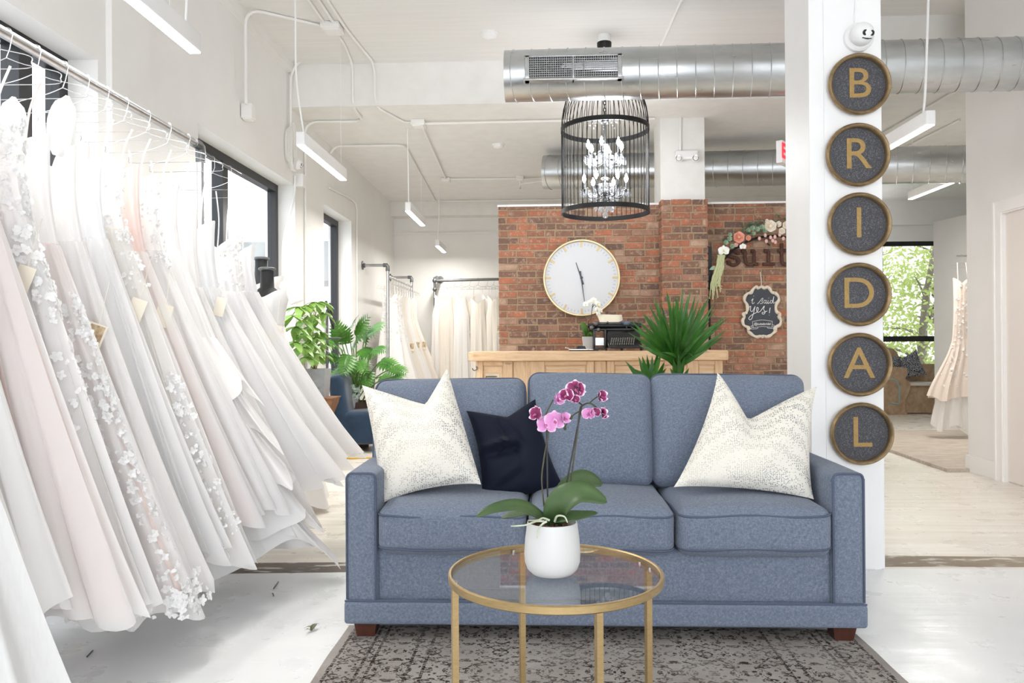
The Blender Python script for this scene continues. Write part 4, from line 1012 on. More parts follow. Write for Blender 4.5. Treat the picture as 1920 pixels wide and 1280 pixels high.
C_lace = cloth('white_lace', (.96, .957, .953, 1), .2)
C_champ = cloth('champagne_lining', srgb(246, 238, 231))
M_card = mat('cream_swing_tag', srgb(236, 228, 212), .7)
M_print = mat('printed_tag_photo', srgb(150, 112, 80), .6, c2=srgb(226, 210, 176), scale=40)
sm = lambda x: max(0, min(1, x)) ** 2 * (3 - 2 * max(0, min(1, x)))
class Gown:
    def __init__(s, x0, y0, zb, hem, xc, hy, ao, ai, bh, p=.85, n=9, amp=.16, seed=0, waist=.24, dip=.06, bw=.128, seg=(110, 30), fold=.022):
        s.__dict__.update(locals()); s.tw = waist / (zb - hem)
    def pt(s, t, ph, k=1.0, hemd=0.0, ruf=1.0):
        zb, hem = s.zb, s.hem - hemd; z = zb + (hem - zb) * t; sd = s.seed * 7.3
        if t < s.tw:
            q = t / s.tw; a = s.bw + (.118 - s.bw) * q - .012 * sin(pi * q); ao = ai = a; b = .06 - .018 * q; u = 0; amp = .0
        else:
            u = (t - s.tw) / (1 - s.tw); sp = .5 * u ** (s.p + .3) + .5 * u; ao = .118 + (s.ao - .118) * sp; ai = .118 + (s.ai - .118) * sp; b = .042 + (s.bh - .042) * u ** .9; amp = s.amp * ruf * u ** .7
        c, q = cos(ph), sin(ph)
        ww = ph * s.n + sd + 1.3 * rnoise(c * 1.5 + sd, q * 1.5, t * .8)
        pl = amp * (.75 * sin(ww) + .9 * rnoise(c * 3 + sd, q * 3, t * 1.2))
        r = k * (1 + pl * .55)
        rb = k * (1 + pl * 1.3)
        xx = s.x0 + (s.xc - s.x0) * sm(u) + (ao if c > 0 else ai) * c * r
        yy = s.y0 + (s.hy - s.y0) * t ** 1.1 + b * q * rb + s.fold * (.22 + .78 * u ** .7) * sin(ph * 15 + sd * 1.7 + 2.2 * rnoise(c * 2.5 + sd, t * .7, 3)) * (.4 + .6 * abs(q))
        if u > 0: z += (.02 + .05 * s.amp) * u ** 2 * sin(ww * .5 + 1) + .03 * u * u * rnoise(c * 2 + sd, q * 2 + 5)
        else:
            e = max(0, 1 - t / s.tw * 2.2); z -= s.dip * math.exp(-(c / .45) ** 2) * e - .03 * e * abs(c) ** 3
        return V((xx, yy, z))
    def surf(s, t0, t1, k=1.0, hemd=0, ruf=1, nu=None, nv=None):
        b = MB(); nu = nu or s.seg[0]; nv = nv or s.seg[1]
        b.grid(lambda u, v: s.pt(t0 + (t1 - t0) * v, 2 * pi * u, k, hemd, ruf), nu, nv, wrap=True); return b
    def nrm(s, t, ph, k=1):
        a = s.pt(t, ph, k); du = s.pt(t, ph + .03, k) - a; dv = s.pt(min(1, t + .012), ph, k) - s.pt(max(0, t - .012), ph, k)
        n = du.cross(dv)
        c = V((s.x0, s.y0, a.z)); n = n.normalized() if n.length > 1e-9 else V((1, 0, 0))
        if n.dot(a - V((s.x0 + (s.xc - s.x0) * t, s.y0 + (s.hy - s.y0) * t ** 1.1, a.z))) < 0: n = -n
        return a, n, dv.normalized()
def applique(g, areas, k=1.02, seed=1):
    r = random.Random(seed); b = MB()
    for (t0, t1, p0, p1, cnt, size) in areas:
        for _ in range(cnt):
            t, ph = r.uniform(t0, t1), r.uniform(p0, p1); a, n, dv = g.nrm(t, ph, k); sd = n.cross(dv).normalized(); m_ = r.choice((4, 5, 6, 3)); s = size * r.uniform(.6, 1.3); an0 = r.uniform(0, 6.3)
            a = a + n * .004
            for q in range(m_):
                an = an0 + q * 2 * pi / m_ * (1 if m_ > 3 else .35); d = dv * cos(an) + sd * sin(an)
                b.blade(a + d * s * .05, a + d * s * r.uniform(.6, 1.1) + n * r.uniform(.002, .009), s * .34, n, .07, 5, .3, prof=lambda t: sin(pi * min(.985, t * .88 + .1)) ** .6)
    return b
def swing_tag(parent, p, ang, w=.06, h=.10, photo=True, tilt=.2, L=.16):
    Mx = Matrix.Translation(p) @ Matrix.Rotation(ang, 4, 'Z') @ Matrix.Rotation(tilt, 4, 'Y')
    b = MB(); b.mbox(Mx, w / 2, .001, h / 2); t = build('swing_tag', b, M_card, parent, flat=True)
    if photo: b = MB(); b.mbox(Mx @ Matrix.Translation((0, -.0012, .008)), w * .38, .0008, h * .34); build('tag_photo', b, M_print, t, flat=True)
    b = MB(); b.tube([Mx @ V((0, 0, h / 2)), Mx @ V((-.02, .01, h / 2 + L))], .0012, 4); build('tag_string', b, M_card, t)
def hanger_mb(x, y, zr, rr, wd=.19, drop=.15):
    b = MB(); h = [V((x, y, zr)) + V((sin(a), 0, cos(a))) * (rr + .003) for a in [(-.75 + 1.6 * k / 10) * pi * .62 for k in range(11)]]
    b.tube(h + [V((x + .012, y, zr - .05)), V((x, y, zr - .08))], .0016, 5)
    z = zr - .08
    b.tube(bez([V((x, y, z)), V((x + wd * .35, y, z - .025)), V((x + wd * .95, y, z - drop * .35)), V((x + wd, y, z - drop * .5)), V((x + wd * .92, y, z - drop * .62)), V((x, y, z - drop * .62)), V((x - wd * .92, y, z - drop * .62)), V((x - wd, y, z - drop * .5)), V((x - wd * .95, y, z - drop * .35)), V((x - wd * .35, y, z - .025)), V((x, y, z))], 5), .0016, 5)
    return b
RXr, RZr, RR = -1.83, 2.27, .0195
rk = thing('clothes_rack', (RXr, 4.07, 0), 'long galvanised pipe rack holding the near row of wedding gowns', 'clothes rack')
b = MB(); b.tube([(RXr, 1.1, RZr), (RXr, 4.03, RZr)], RR, 14); build('rail', b, M_steel, rk)
b = MB(); b.tube([(RXr, 4.07, RZr - .06), (RXr, 4.07, .02)], RR * .95, 14); build('post', b, M_steel, rk)
b = MB(); b.tube([(RXr, 3.99, RZr), (RXr, 4.045, RZr), (RXr, 4.066, RZr - .008), (RXr, 4.07, RZr - .03), (RXr, 4.07, RZr - .085)], [.025, .026, .027, .026, .025], 14); build('elbow', b, M_iron, rk)
b = MB(); b.lathe([(.001, .0), (.045, .0), (.045, .008), (.025, .012), (.025, .03)], Matrix.Translation((RXr, 4.07, 0)), 20); build('floor_flange', b, M_iron, rk)
b = MB(); b.tube([(RXr, 4.07, RZr - .03), (RXr, 4.62, RZr - .03)], .008, 8); build('extension_rod', b, M_iron, rk)

# y0, hem z, hem centre y, edge x, inner, thickness, fold count, fold size, curve, mats, options, label
GW = [
 (1.92, .20, 2.16, -1.375, .40, .14, 9, .22, .8, C_soft, dict(band=1), 'white tulle gown nearest the picture edge, its plain satin hem hanging lowest', 'nearest'),
 (2.10, .40, 2.32, -1.46, .36, .10, 8, .14, .9, C_white, dict(lace=[(.0, .42, -2.4, .3, 260, .034)], tag=1), 'gown with large raised white leaf lace on its bodice, near end of the rack', 'leaf lace'),
 (2.27, .32, 2.56, -1.385, .40, .13, 8, .15, .8, C_blush, dict(over=1), 'pale blush pink tulle gown on the near rack', 'pink'),
 (2.42, .30, 2.70, -1.41, .36, .10, 10, .14, .85, C_white, dict(over=1, lace=[(.0, .36, -2.4, .4, 300, .020), (.36, .62, -1.2, .1, 70, .019)], tag=1), 'champagne gown with fine blossom lace over its bodice', 'blossom'),
 (2.57, .20, 2.93, -1.36, .40, .13, 9, .14, .8, C_blush, dict(over=1, lace=[(.3, .98, -.75, -.05, 330, .018), (.93, 1.0, -2.2, .2, 260, .020)]), 'blush gown with a lace trail down its side and a lace scalloped hem', 'lace trail'),
 (2.72, .26, 3.06, -1.37, .38, .12, 10, .13, .85, C_white, dict(over=1, vneck=1, tag=1), 'bright white plunging V-neck gown under the lamp', 'v neck'),
 (2.88, .33, 3.22, -1.38, .38, .11, 11, .16, .85, C_cool, dict(over=1), 'cool white pleated tulle gown behind the V-neck gown', 'pleat'),
 (3.02, .30, 3.36, -1.31, .38, .11, 10, .13, .85, C_ivory, dict(over=1, lace=[(.0, .3, -2.4, .3, 150, .014), (.5, .95, -.7, -.1, 120, .017)], tag=1), 'ivory gown with small lace sprigs low on its side', 'sprigs'),
 (3.16, .42, 3.50, -1.32, .38, .11, 11, .12, .85, C_blush, dict(over=1, tag=1), 'warm blush soft tulle gown in the middle of the near rack', 'warm'),
 (3.31, .46, 3.62, -1.27, .38, .10, 9, .12, .9, C_white, dict(over=1, lace=[(.0, .25, -2.4, .3, 180, .014)]), 'white gown with a beaded lace bodice hung third before the corner post', 'beaded'),
 (3.50, .24, 3.84, -1.22, .38, .12, 8, .12, .85, C_white, dict(tiers=5), 'white gown with stiff tiered organza flounces', 'tiers'),
 (3.70, .30, 4.02, -1.24, .36, .11, 9, .16, .85, C_white, dict(over=1, strap=.2), 'white gown with a crumpled organza train behind the tiered gown', 'organza'),
 (3.90, .46, 4.25, -1.17, .36, .11, 9, .12, .9, C_cool, dict(over=1, strap=.2, tag=1), 'cool white sparkling tulle gown beside the corner post', 'sparkle'),
 (4.22, .53, 4.55, -1.20, .36, .11, 9, .12, .9, C_white, dict(over=1, strap=.26, lace=[(.0, .22, -2.4, .3, 60, .02)]), 'white tulle gown hung beyond the corner post on thin straps', 'beyond'),
 (4.45, .52, 4.85, -1.19, .34, .10, 9, .12, .9, C_cool, dict(over=1, strap=.26, tag=1), 'last glittering tulle gown of the near rack, at the window end', 'last'),
]
hang0 = None
for i, (y0, hem, hy, ex, ai, bh, n, amp, p, cm, op, label, sh) in enumerate(GW):
    x0 = RXr + .02; zb = 1.93 - op.get('strap', .12) + .10 + rnd.uniform(-.02, .02); xc = x0 - .02
    wst = .24 + .10 * ((i * 5) % 7) / 6
    g = Gown(x0, y0, zb, hem, xc, hy, ex - xc, ai, bh, p, n, amp, i + 1, waist=wst, dip=.30 if op.get('vneck') else .06)
    t = thing('wedding_gown', (x0, hy, hem), label, 'wedding gown', 'gowns on the near rack')
    build('bodice', g.surf(0, g.tw, nv=12), C_white if op.get('lace') else cm, t, sharp=80)
    build('skirt', g.surf(g.tw, 1, .97 if op.get('over') else 1), cm, t, sharp=80)
    if op.get('over'):
        g2 = Gown(x0, y0, zb, hem, xc, hy, ex - xc, ai, bh, p, n + 3, amp * 1.25, i + 40, waist=wst)
        build('tulle_overskirt', g2.surf(g2.tw, 1, 1.05, -.03 if op.get('band') else (.04 if i % 2 else .02)), C_tulle, t, sharp=80)
    if op.get('lace'): build('lace_applique', applique(g, op['lace'], 1.06 if op.get('over') else 1.02, i + 3), C_lace, t, sharp=80)['kind'] = 'stuff'
    if op.get('tiers'):
        for k in range(op['tiers']):
            t0 = .40 + .125 * k; t1 = t0 + .16 + .02 * (k % 2)
            def fl(u, v, t0=t0, t1=t1, k=k):
                ph = 2 * pi * u; a = g.pt(t0 + (t1 - t0) * v, ph, 1.02 + .14 * v, 0, .6); w_ = sin(ph * 5 + k * 2.1 + .6 * sin(ph * 3)); tri = 2 / pi * math.asin(max(-1, min(1, w_ * .98)))
                c, _, _ = g.nrm(t0 + (t1 - t0) * v, ph, 1.0)
                out = V((cos(ph), sin(ph) * .8, 0)); return a + out * (.05 * v * tri + .03 * v) + V((0, 0, -.075 * v * tri))
            b = MB(); b.grid(fl, 120, 6, wrap=True); build('flounce', b, C_white, t, sharp=50)
    for s in (-1, 1):
        px = x0 + s * (.075 if not op.get('vneck') else .09); top = V((x0 + s * .10, y0, RZr - .165)); wv = .004 if not op.get('vneck') else .016
        q = bez([top, V((px, y0 - .02, (zb + RZr - .165) / 2)), V((px, y0 - .045, zb - .02))], 5)
        b = MB(); b.tube(q, [wv * (.4 if wv > .01 and k < 2 else 1) + (.0 if wv < .01 else .03 * sin(pi * k / (len(q) - 1))) for k in range(len(q))], 8, flat=.25 if wv > .01 else .5); build('strap', b, cm if cm != C_champ else C_lace, t)
    if op.get('tag'):
        a, nn, _ = g.nrm(.30 + .05 * (i % 3), -.55); swing_tag(t, a + nn * .02 + V((0, -.015, 0)), .25 + .2 * (i % 3), .052 + .006 * (i % 3), .098 - .008 * (i % 2), i in (1, 5), .25 + .1 * (i % 2))
    hm = build('hanger', hanger_mb(RXr, y0, RZr if y0 < 4.05 else RZr - .03, RR if y0 < 4.05 else .009), M_chrome, None, (RXr, y0, RZr))
    tag(hm, 'wire hanger carrying the %s gown on the near rack' % {'nearest': 'white satin-hemmed', 'leaf lace': 'leaf-laced', 'pink': 'pale pink', 'blossom': 'blossom-laced champagne', 'lace trail': 'lace-trailed', 'v neck': 'plunging V-neck', 'pleat': 'cool pleated', 'sprigs': 'ivory sprigged', 'warm': 'warm blush', 'beaded': 'beaded-bodice', 'tiers': 'flounced', 'organza': 'crumpled organza', 'sparkle': 'sparkling post-side', 'beyond': 'thin-strapped', 'last': 'last glittering'}[sh], 'hanger', 'wire hangers on the near rack')

# ---- mannequins by the street window
M_manq = mat('black_mannequin', (.015, .015, .016, 1), .6)
def mannequin(x, y, zn, label, gl):
    t = thing('mannequin', (x, y, 0), label, 'mannequin', 'mannequins')
    b = MB(); pr = [(.001, -.60), (.10, -.60), (.14, -.50), (.14, -.42), (.10, -.27), (.11, -.17), (.135, -.06), (.14, 0.0), (.10, .06), (.052, .10), (.048, .18), (.048, .22)]
    b.lathe(pr, Matrix.Translation((x, y, zn - .22)) @ Matrix.Diagonal((1, .72, 1, 1)), 28); build('torso', b, M_manq, t, sharp=60)
    b = MB(); b.lathe([(.05, 0), (.062, .008), (.062, .02), (.05, .026), (.001, .026)], Matrix.Translation((x, y, zn)), 20); build('neck_cap', b, M_iron, t)
    b = MB(); b.tube([(x, y, zn - .82), (x, y, .02)], .016, 10); b.lathe([(.16, 0), (.16, .012), (.02, .03), (.001, .03)], Matrix.Translation((x, y, 0)), 24); build('stand', b, M_iron, t)
mq = P(501, 545, 5.55); mannequin(mq.x, 5.55, P(501, 508, 5.55).z, 'black mannequin bust in a white lace gown before the window', 1)
mq2 = P(490, 520, 5.95); mannequin(mq2.x, 5.95, P(488, 488, 5.95).z, 'black mannequin bust behind the first, only its neck showing', 2)
for (qx, qy, zb_, lb, cm) in ((mq.x, 5.55, P(501, 508, 5.55).z - .15, 'white gown with lace cap sleeves on the front mannequin', C_white), (mq2.x, 5.95, P(488, 488, 5.95).z - .15, 'white gown on the rear mannequin', C_white)):
    g = Gown(qx, qy, zb_, .06, qx, qy, .44 if qy < 5.7 else .26, .36 if qy < 5.7 else .26, .30 if qy < 5.7 else .16, .8, 10, .12, 77, bw=.17)
    g.dip = .05
    t = thing('mannequin_gown', (qx, qy, .06), lb, 'wedding gown', 'gowns on mannequins')
    oldpt = g.pt
    def pt2(t_, ph, k=1.0, hemd=0, ruf=1, g=g, oldpt=oldpt):
        q = oldpt(t_, ph, k, hemd, ruf)
        if t_ < g.tw: q.y = g.y0 + (q.y - g.y0) * 2.3
        else: q.y = g.y0 + (q.y - g.y0) * (1 + 1.3 * max(0, 1 - (t_ - g.tw) * 3))
        return q
    g.pt = pt2
    build('bodice', g.surf(0, g.tw, 1.04, nv=10, nu=40), C_lace, t, sharp=80); build('skirt', g.surf(g.tw, 1, nu=60, nv=20), cm, t, sharp=80)
    if qy < 5.7:
        for s in (-1, 1):
            b = MB(); c = V((qx + s * .19, qy, zb_ + .01)); b.tube([c + V((-s * .09, 0, .035)), c + V((-s * .01, 0, .01)), c + V((s * .03, 0, -.09))], [.03, .056, .052], 14, flat=.9); sl = build('cap_sleeve', b, C_lace, t)

# ---- rear racks with ivory gowns
def rgown(x0, y0, zb, hem, hy, ex, ai, bh, cm, label, group, seed, strap=.1, p=.9, amp=.14, zr=2.1, along='X', lace=None, tagp=None, k=(44, 14), bw=.12):
    g = Gown(x0, y0, zb, hem, x0, hy, ex, ai, bh, p, 7, amp, seed, seg=k, bw=bw, waist=.3, fold=.012)
    if along == 'Y': pass
    t = thing('wedding_gown', (x0, hy, hem), label, 'wedding gown', group)
    build('bodice', g.surf(0, g.tw, nv=7), cm, t, sharp=80); build('skirt', g.surf(g.tw, 1), cm, t, sharp=80)
    for s in (-1, 1):
        b = MB(); b.tube([V((x0 + s * .07, y0, zr - .12)), V((x0 + s * .075, y0 - .04, zb - .03))], .006, 5, flat=.5); build('strap', b, cm, t)
    if lace: build('lace_applique', applique(g, lace, 1.03, seed), C_lace, t, sharp=80)['kind'] = 'stuff'
    if tagp: a, nn, _ = g.nrm(*tagp); swing_tag(t, a + nn * .02 + V((0, -.02, 0)), .1, .07, .12, True, .05, .1)
    return t
sx_ = -2.06; z1 = P(725, 497, 10.4).z
r2 = thing('clothes_rack', (-2.1, 10.4, 0), 'pipe clothes rack on the left wall behind the leafy plant', 'clothes rack')
for y, lab in ((10.4, ''), (12.3, '')):
    xe = P(727, 500, 10.4).x
    b = MB(); b.tube([(WX + .02, y, z1), (xe - .06, y, z1)], .02, 10); build('wall_arm', b, M_steel, r2)
    b = MB(); b.tube([(xe - .06, y, z1), (xe - .015, y, z1), (xe, y, z1 - .02), (xe, y, z1 - .08)], .028, 10); build('elbow', b, M_iron, r2)
    b = MB(); b.tube([(xe, y, z1 - .05), (xe, y, .01)], .02, 10); build('post', b, M_steel, r2)
    b = MB(); b.lathe([(.06, 0), (.06, .012), (.03, .02), (.03, .04)], Matrix.Translation((WX, y, z1)) @ Matrix.Rotation(pi / 2, 4, 'Y'), 16); build('wall_flange', b, M_iron, r2)
b = MB(); b.tube([(xe, 10.4, 2.13), (xe, 12.3, 2.13)], .017, 10); build('rail', b, M_steel, r2)
words_ = ['lace-sleeved blush gown at the near end', 'gown with a beaded bodice next to the near post', 'full white tulle gown', 'plain ivory gown', 'pleated ivory gown', 'soft cream gown', 'narrow cream gown', 'pale champagne gown', 'last ivory gown at the far end']
for i in range(9):
    y = 10.52 + i * .2; e = .42 + .05 * sin(i * 2) + .03 * i
    rgown(xe, y, 1.88, .16 + .01 * i, y + .1, e if i else .30, .28, .13, (C_white, C_white, C_white, C_ivory, C_white, C_white, C_ivory, C_champ, C_ivory)[i], words_[i] + ' of the left wall rack', 'gowns on the left wall rack', i + 90, zr=2.13, lace=[(0, .35, -2.4, .2, 60, .03)] if i in (0, 1) else None, tagp=(.42, -.4) if i in (3, 5, 7) else None)
    if True:
        h = build('hanger', hanger_mb(xe, y, 2.13, .017, .17, .12), M_chrome, None, (xe, y, 2.13)); tag(h, 'hanger of the %s, left wall rack' % words_[i].replace('gown', 'dress'), 'hanger', 'hangers on the left wall rack')
YK = 12.2; zk = P(870, 525.5, YK).z; xk0, xk1 = P(815, 525, YK).x, P(990, 525, YK).x
r3 = thing('clothes_rack', (xk0, YK, 0), 'dark pipe rack along the back wall behind the counter', 'clothes rack')
b = MB(); b.tube([(xk0, YK, zk), (xk1, YK, zk + .02)], .022, 10); build('rail', b, M_iron, r3)
b = MB(); b.tube([(xk0, YK, zk + .06), (xk0, YK, .01)], .02, 10); build('post', b, M_iron, r3)
b = MB(); b.lathe([(.001, .4), (.03, .4), (.03, 0), (.06, -.0), (.06, -.02)], Matrix.Translation((xk0 + .03, YK + .42, zk + .05)) @ Matrix.Rotation(pi / 2, 4, 'X') @ Matrix.Translation((0, 0, 0)), 14); build('wall_flange', b, M_iron, r3)
b = MB(); b.ball((xk0, YK, zk), .038, 8); b.ball((xk0, YK, zk - .14), .034, 8); build('tee_fitting', b, M_iron, r3)
kx = [824, 838, 852, 866, 880, 897, 913, 926, 938]
kw = ['ruched ivory gown beside the rack post', 'ivory satin slip gown', 'ivory gown with a swept satin train', 'ivory caped gown', 'cream gown with a small photo tag', 'straight-topped cream gown', 'square-necked ivory gown', 'ivory gown with a draped side', 'ivory gown half hidden behind the brick edge']
for i, px in enumerate(kx):
    x = P(px, 560, YK).x; y = YK - .09 * (i % 2)
    rgown(x, y, zk - (.24 + .05 * (i % 3) * .8), .25 + .03 * (i % 2), y - .02, .10 + .05 * (i % 2), .10 + .03 * (i % 3 == 0), .08, C_ivory if i % 3 else C_white, kw[i] + ' on the back rack', 'gowns on the back rack', i + 140, zr=zk, p=.7, amp=.4, bw=.075 + .02 * (i % 3), tagp=(.36, -1.5) if i in (4,) else ((.3, -.9) if i in (0, 7) else None))
    h = build('hanger', hanger_mb(x, y, zk, .022, .13, .10), M_iron, None, (x, y, zk)); tag(h, 'dark hanger of the %s on the back rack' % kw[i].replace('gown', 'dress'), 'hanger', 'hangers on the back rack')
# ================================================================== counter and what stands on it
def wood_mat(name, a, b, c, stretch=(1.5, 12, 12), scale=3, rough=.55):
    t = NT(name); n1 = t.noise(t.coord(stretch), scale, 6, .65)
    col = t.ramp(n1, [(.3, a), (.5, b), (.7, c)]); kn = t.noise(t.coord((2, 5, 5)), 2.2, 2)
    col = t.mix(t.ramp(kn, [(.70, (0, 0, 0)), (.78, (.6, .6, .6))]), col, tuple(x * .45 for x in a[:3]) + (1,))
    t.link(col, t.b.inputs['Base Color']); t.b.inputs['Roughness'].default_value = rough; t.bump(n1, .15, .004); return t.m
M_pine = wood_mat('pale_pine', srgb(196, 160, 122), srgb(214, 182, 146), srgb(226, 198, 164))
M_pinev = wood_mat('pale_pine_upright', srgb(190, 154, 118), srgb(210, 178, 142), srgb(224, 196, 164), (12, 12, 1.5))
M_pine2 = wood_mat('grey_washed_pine', srgb(184, 160, 134), srgb(206, 186, 162), srgb(218, 200, 180))
YT = 7.0; ZT = P(1100, 658, YT).z
ct = thing('reception_counter', (.5, 7.2, 0), 'pale pine reception counter with a thick top before the brick wall', 'counter')
xl, xr = P(878, 660, YT + .12).x, P(1367, 660, YT).x; xc_ = P(948, 660, YT).x
top = [(xl, YT + .13), (xl + .05, YT + .04), (xc_, YT), (xr - .02, YT - .0), (xr, YT + .02), (xr, YT + .62), (xl, YT + .62)]
TH = .088
b = MB(); b.prism(top, lambda u, v, d: V((u, v, ZT - d)), 0, TH); o = build('worktop', b, M_pine, ct, flat=True); md = o.modifiers.new('bevel', 'BEVEL'); md.width = .012; md.segments = 3
zb = ZT - TH; xb0, xb1 = P(892, 690, YT + .1).x, P(1356, 690, YT).x; xk = P(945, 690, YT + .05).x
b = MB(); b.prism([(xb0, YT + .15), (xk, YT + .07), (xb1, YT + .07), (xb1, YT + .58), (xb0, YT + .58)], lambda u, v, d: V((u, v, d)), 0, zb); build('body', b, M_pine, ct, flat=True)
def cy(x): return YT + .07 + (.08 * (xk - x) / (xk - xb0) if x < xk else 0)
def front(x0, x1, z0, z1, th, name, m_):
    b = MB(); y0, y1 = cy(x0), cy(x1)
    b.add([(x0, y0 - th, z0), (x1, y1 - th, z0), (x1, y1, z0), (x0, y0, z0), (x0, y0 - th, z1), (x1, y1 - th, z1), (x1, y1, z1), (x0, y0, z1)], [(0,3,2,1),(4,5,6,7),(0,1,5,4),(1,2,6,5),(2,3,7,6),(3,0,4,7)])
    o = build(name, b, m_, ct, flat=True); md = o.modifiers.new('bevel', 'BEVEL'); md.width = .004; md.segments = 2; return o
X = lambda px: P(px, 690, YT + .03).x
for a, c in ((891, 904), (943, 961), (963, 985), (985, 1021), (1100, 1114), (1115, 1137), (1138, 1152), (1228, 1246), (1290, 1310), (1342, 1356)): front(X(a), X(c), 0.05, zb - .002, .02, 'stile', M_pinev)
for a, c in ((904, 943), (1021, 1100), (1152, 1228), (1246, 1290), (1310, 1342)):
    front(X(a), X(c), zb - .04, zb - .002, .016, 'top_rail', M_pine); front(X(a), X(c), zb - .62, zb - .57, .016, 'bottom_rail', M_pine)
    p = front(X(a) + .01, X(c) - .01, zb - .56, zb - .05, .006, 'panel', M_pine)
    q = front(X(a) + .03, X(c) - .03, zb - .30, zb - .11, .013, 'drawer_front', M_pine2)
    b = MB(); xm = (X(a) + X(c)) / 2; w_ = (X(c) - X(a)) * .34; z = zb - .142; y = cy(xm) - .02
    b.tube([(xm - w_, y + .012, z - .012), (xm - w_, y, z), (xm + w_, y, z), (xm + w_, y + .012, z - .012)], .006, 6); build('pull', b, M_iron, q)
b = MB(); hk = P(886, 690, YT + .12); b.tube(arc(hk + V((.02, 0, 0)), .022, pi, 2 * pi + .8, 8), .005, 6); build('hook', b, M_iron, ct)

# ---- typewriter
ty = YT + .30; tz = ZT + .001
tw = thing('typewriter', (P(1160, 650, ty).x, ty, tz), 'old black typewriter with paper in its carriage on the counter', 'typewriter')
T = lambda px, py, dy=0: P(px, py, ty + dy)
M_keytop = mat('ivory_key_top', (.28, .27, .24, 1), .4); M_tblack = mat('black_japanned_metal', (.012, .012, .013, 1), .25)
x0, x1 = T(1112, 640).x, T(1200, 640).x; xm0 = T(1138, 640).x
b = MB(); pr = [(-.20, .025), (-.20, .05), (-.06, .10), (-.04, .165), (.0, .19), (.13, .19), (.15, .15), (.15, .02)]
b.prism(pr, lambda u, v, d: V((xm0 + d, ty + u + .02, tz + v)), 0, x1 - xm0); o = build('body', b, M_tblack, tw, flat=True); md = o.modifiers.new('bevel', 'BEVEL'); md.width = .008; md.segments = 2
b = MB()
for x in (x0, xm0 - .025): b.bbox((x, ty - .03, tz + .015), (x + .02, ty + .17, tz + .20), .005)
b.bbox((x0, ty - .03, tz + .012), (xm0, ty + .17, tz + .03), .004); b.bbox((x0, ty - .02, tz + .19), (xm0, ty + .15, tz + .205), .004); build('side_frame', b, M_tblack, tw)
b = MB(); b.box((x0 + .022, ty - .01, tz + .05), (xm0 - .03, ty - .006, tz + .12)); build('ribbon_window', b, M_chrome, tw, flat=True)
b = MB(); zc3 = tz + .235; b.tube([(x0 - .02, ty + .06, zc3), (x1 - .01, ty + .06, zc3)], .026, 18); cr = build('platen', b, M_dark, tw)
for x in (x0 - .045, x1 - .01): b = MB(); b.tube([(x, ty + .06, zc3), (x + .028, ty + .06, zc3)], .022, 14); build('platen_knob', b, M_tblack, cr)
b = MB(); b.tube([(x0 + .05, ty + .03, zc3 + .03), (x1 - .02, ty + .03, zc3 + .03)], .004, 8); b.ball((x0 + .14, ty + .03, zc3 + .03), .011, 6); b.ball((x1 - .06, ty + .03, zc3 + .03), .011, 6); build('paper_bail', b, M_iron, cr)
b = MB(); b.bbox((x0 - .03, ty + .08, zc3 - .05), (x1 + .015, ty + .15, zc3 - .01), .008); build('carriage', b, M_tblack, tw)
b = MB(); b.tube(bez([(x0 - .02, ty + .05, zc3 - .01), (x0 - .045, ty + .0, zc3 + .03), (x0 - .03, ty - .03, zc3 + .06)], 5), .006, 6); b.ball((x0 + .03, ty, zc3 + .02), .028, 8); b.ball((x0 + .05, ty - .02, zc3 - .04), .02, 8); b.ball((x0 - .01, ty - .01, zc3 - .02), .022, 8); build('carriage_lever', b, M_iron, tw)
b = MB()
for r_ in range(4):
    for k in range(11):
        c = V((xm0 + .02 + k * .0205 + r_ * .006, ty - .175 + r_ * .028, tz + .055 + r_ * .017)); b = MB(); b.lathe([(.001, .012), (.0055, .012), (.006, .009), (.006, .006), (.002, .004), (.002, -.02), (.001, -.02)], Matrix.Translation(c) @ Matrix.Rotation(.5, 4, 'X'), 10, False); build('key', b, M_keytop, tw)
        bb = MB(); bb.lathe([(.0055, .0125), (.0075, .0125), (.0075, .011), (.0055, .011), (.0055, .0125)], Matrix.Translation(c) @ Matrix.Rotation(.5, 4, 'X'), 10, False); 
b = MB(); b.bbox((xm0 + .01, ty - .235, tz + .02), (x1 + .05, ty - .20, tz + .045), .01); build('space_bar_guard', b, M_tblack, tw)
for x in (xm0 - .01, x1 - .01, xm0 + .12):
    b = MB(); b.lathe([(.012, 0), (.012, .02), (.006, .035)], Matrix.Translation((x, ty - .17 if x > xm0 else ty - .02, tz)), 10); build('rubber_foot', b, M_dark, tw)
b = MB(); pa_ = [T(1128, 612, .05), T(1170, 613, .05), T(1166, 590, .12), T(1119, 589, .12)]
def sheet(u, v): return pa_[0].lerp(pa_[1], u).lerp(pa_[3].lerp(pa_[2], u), v) + V((0, .02 * v * (1 - v), 0))
b.grid(sheet, 4, 6); pap = build('sheet_of_paper', b, mat('cream_paper', srgb(236, 228, 206), .8), None, pa_[0], solid=.0008); tag(pap, 'cream sheet of paper rolled into the old typewriter', 'paper')
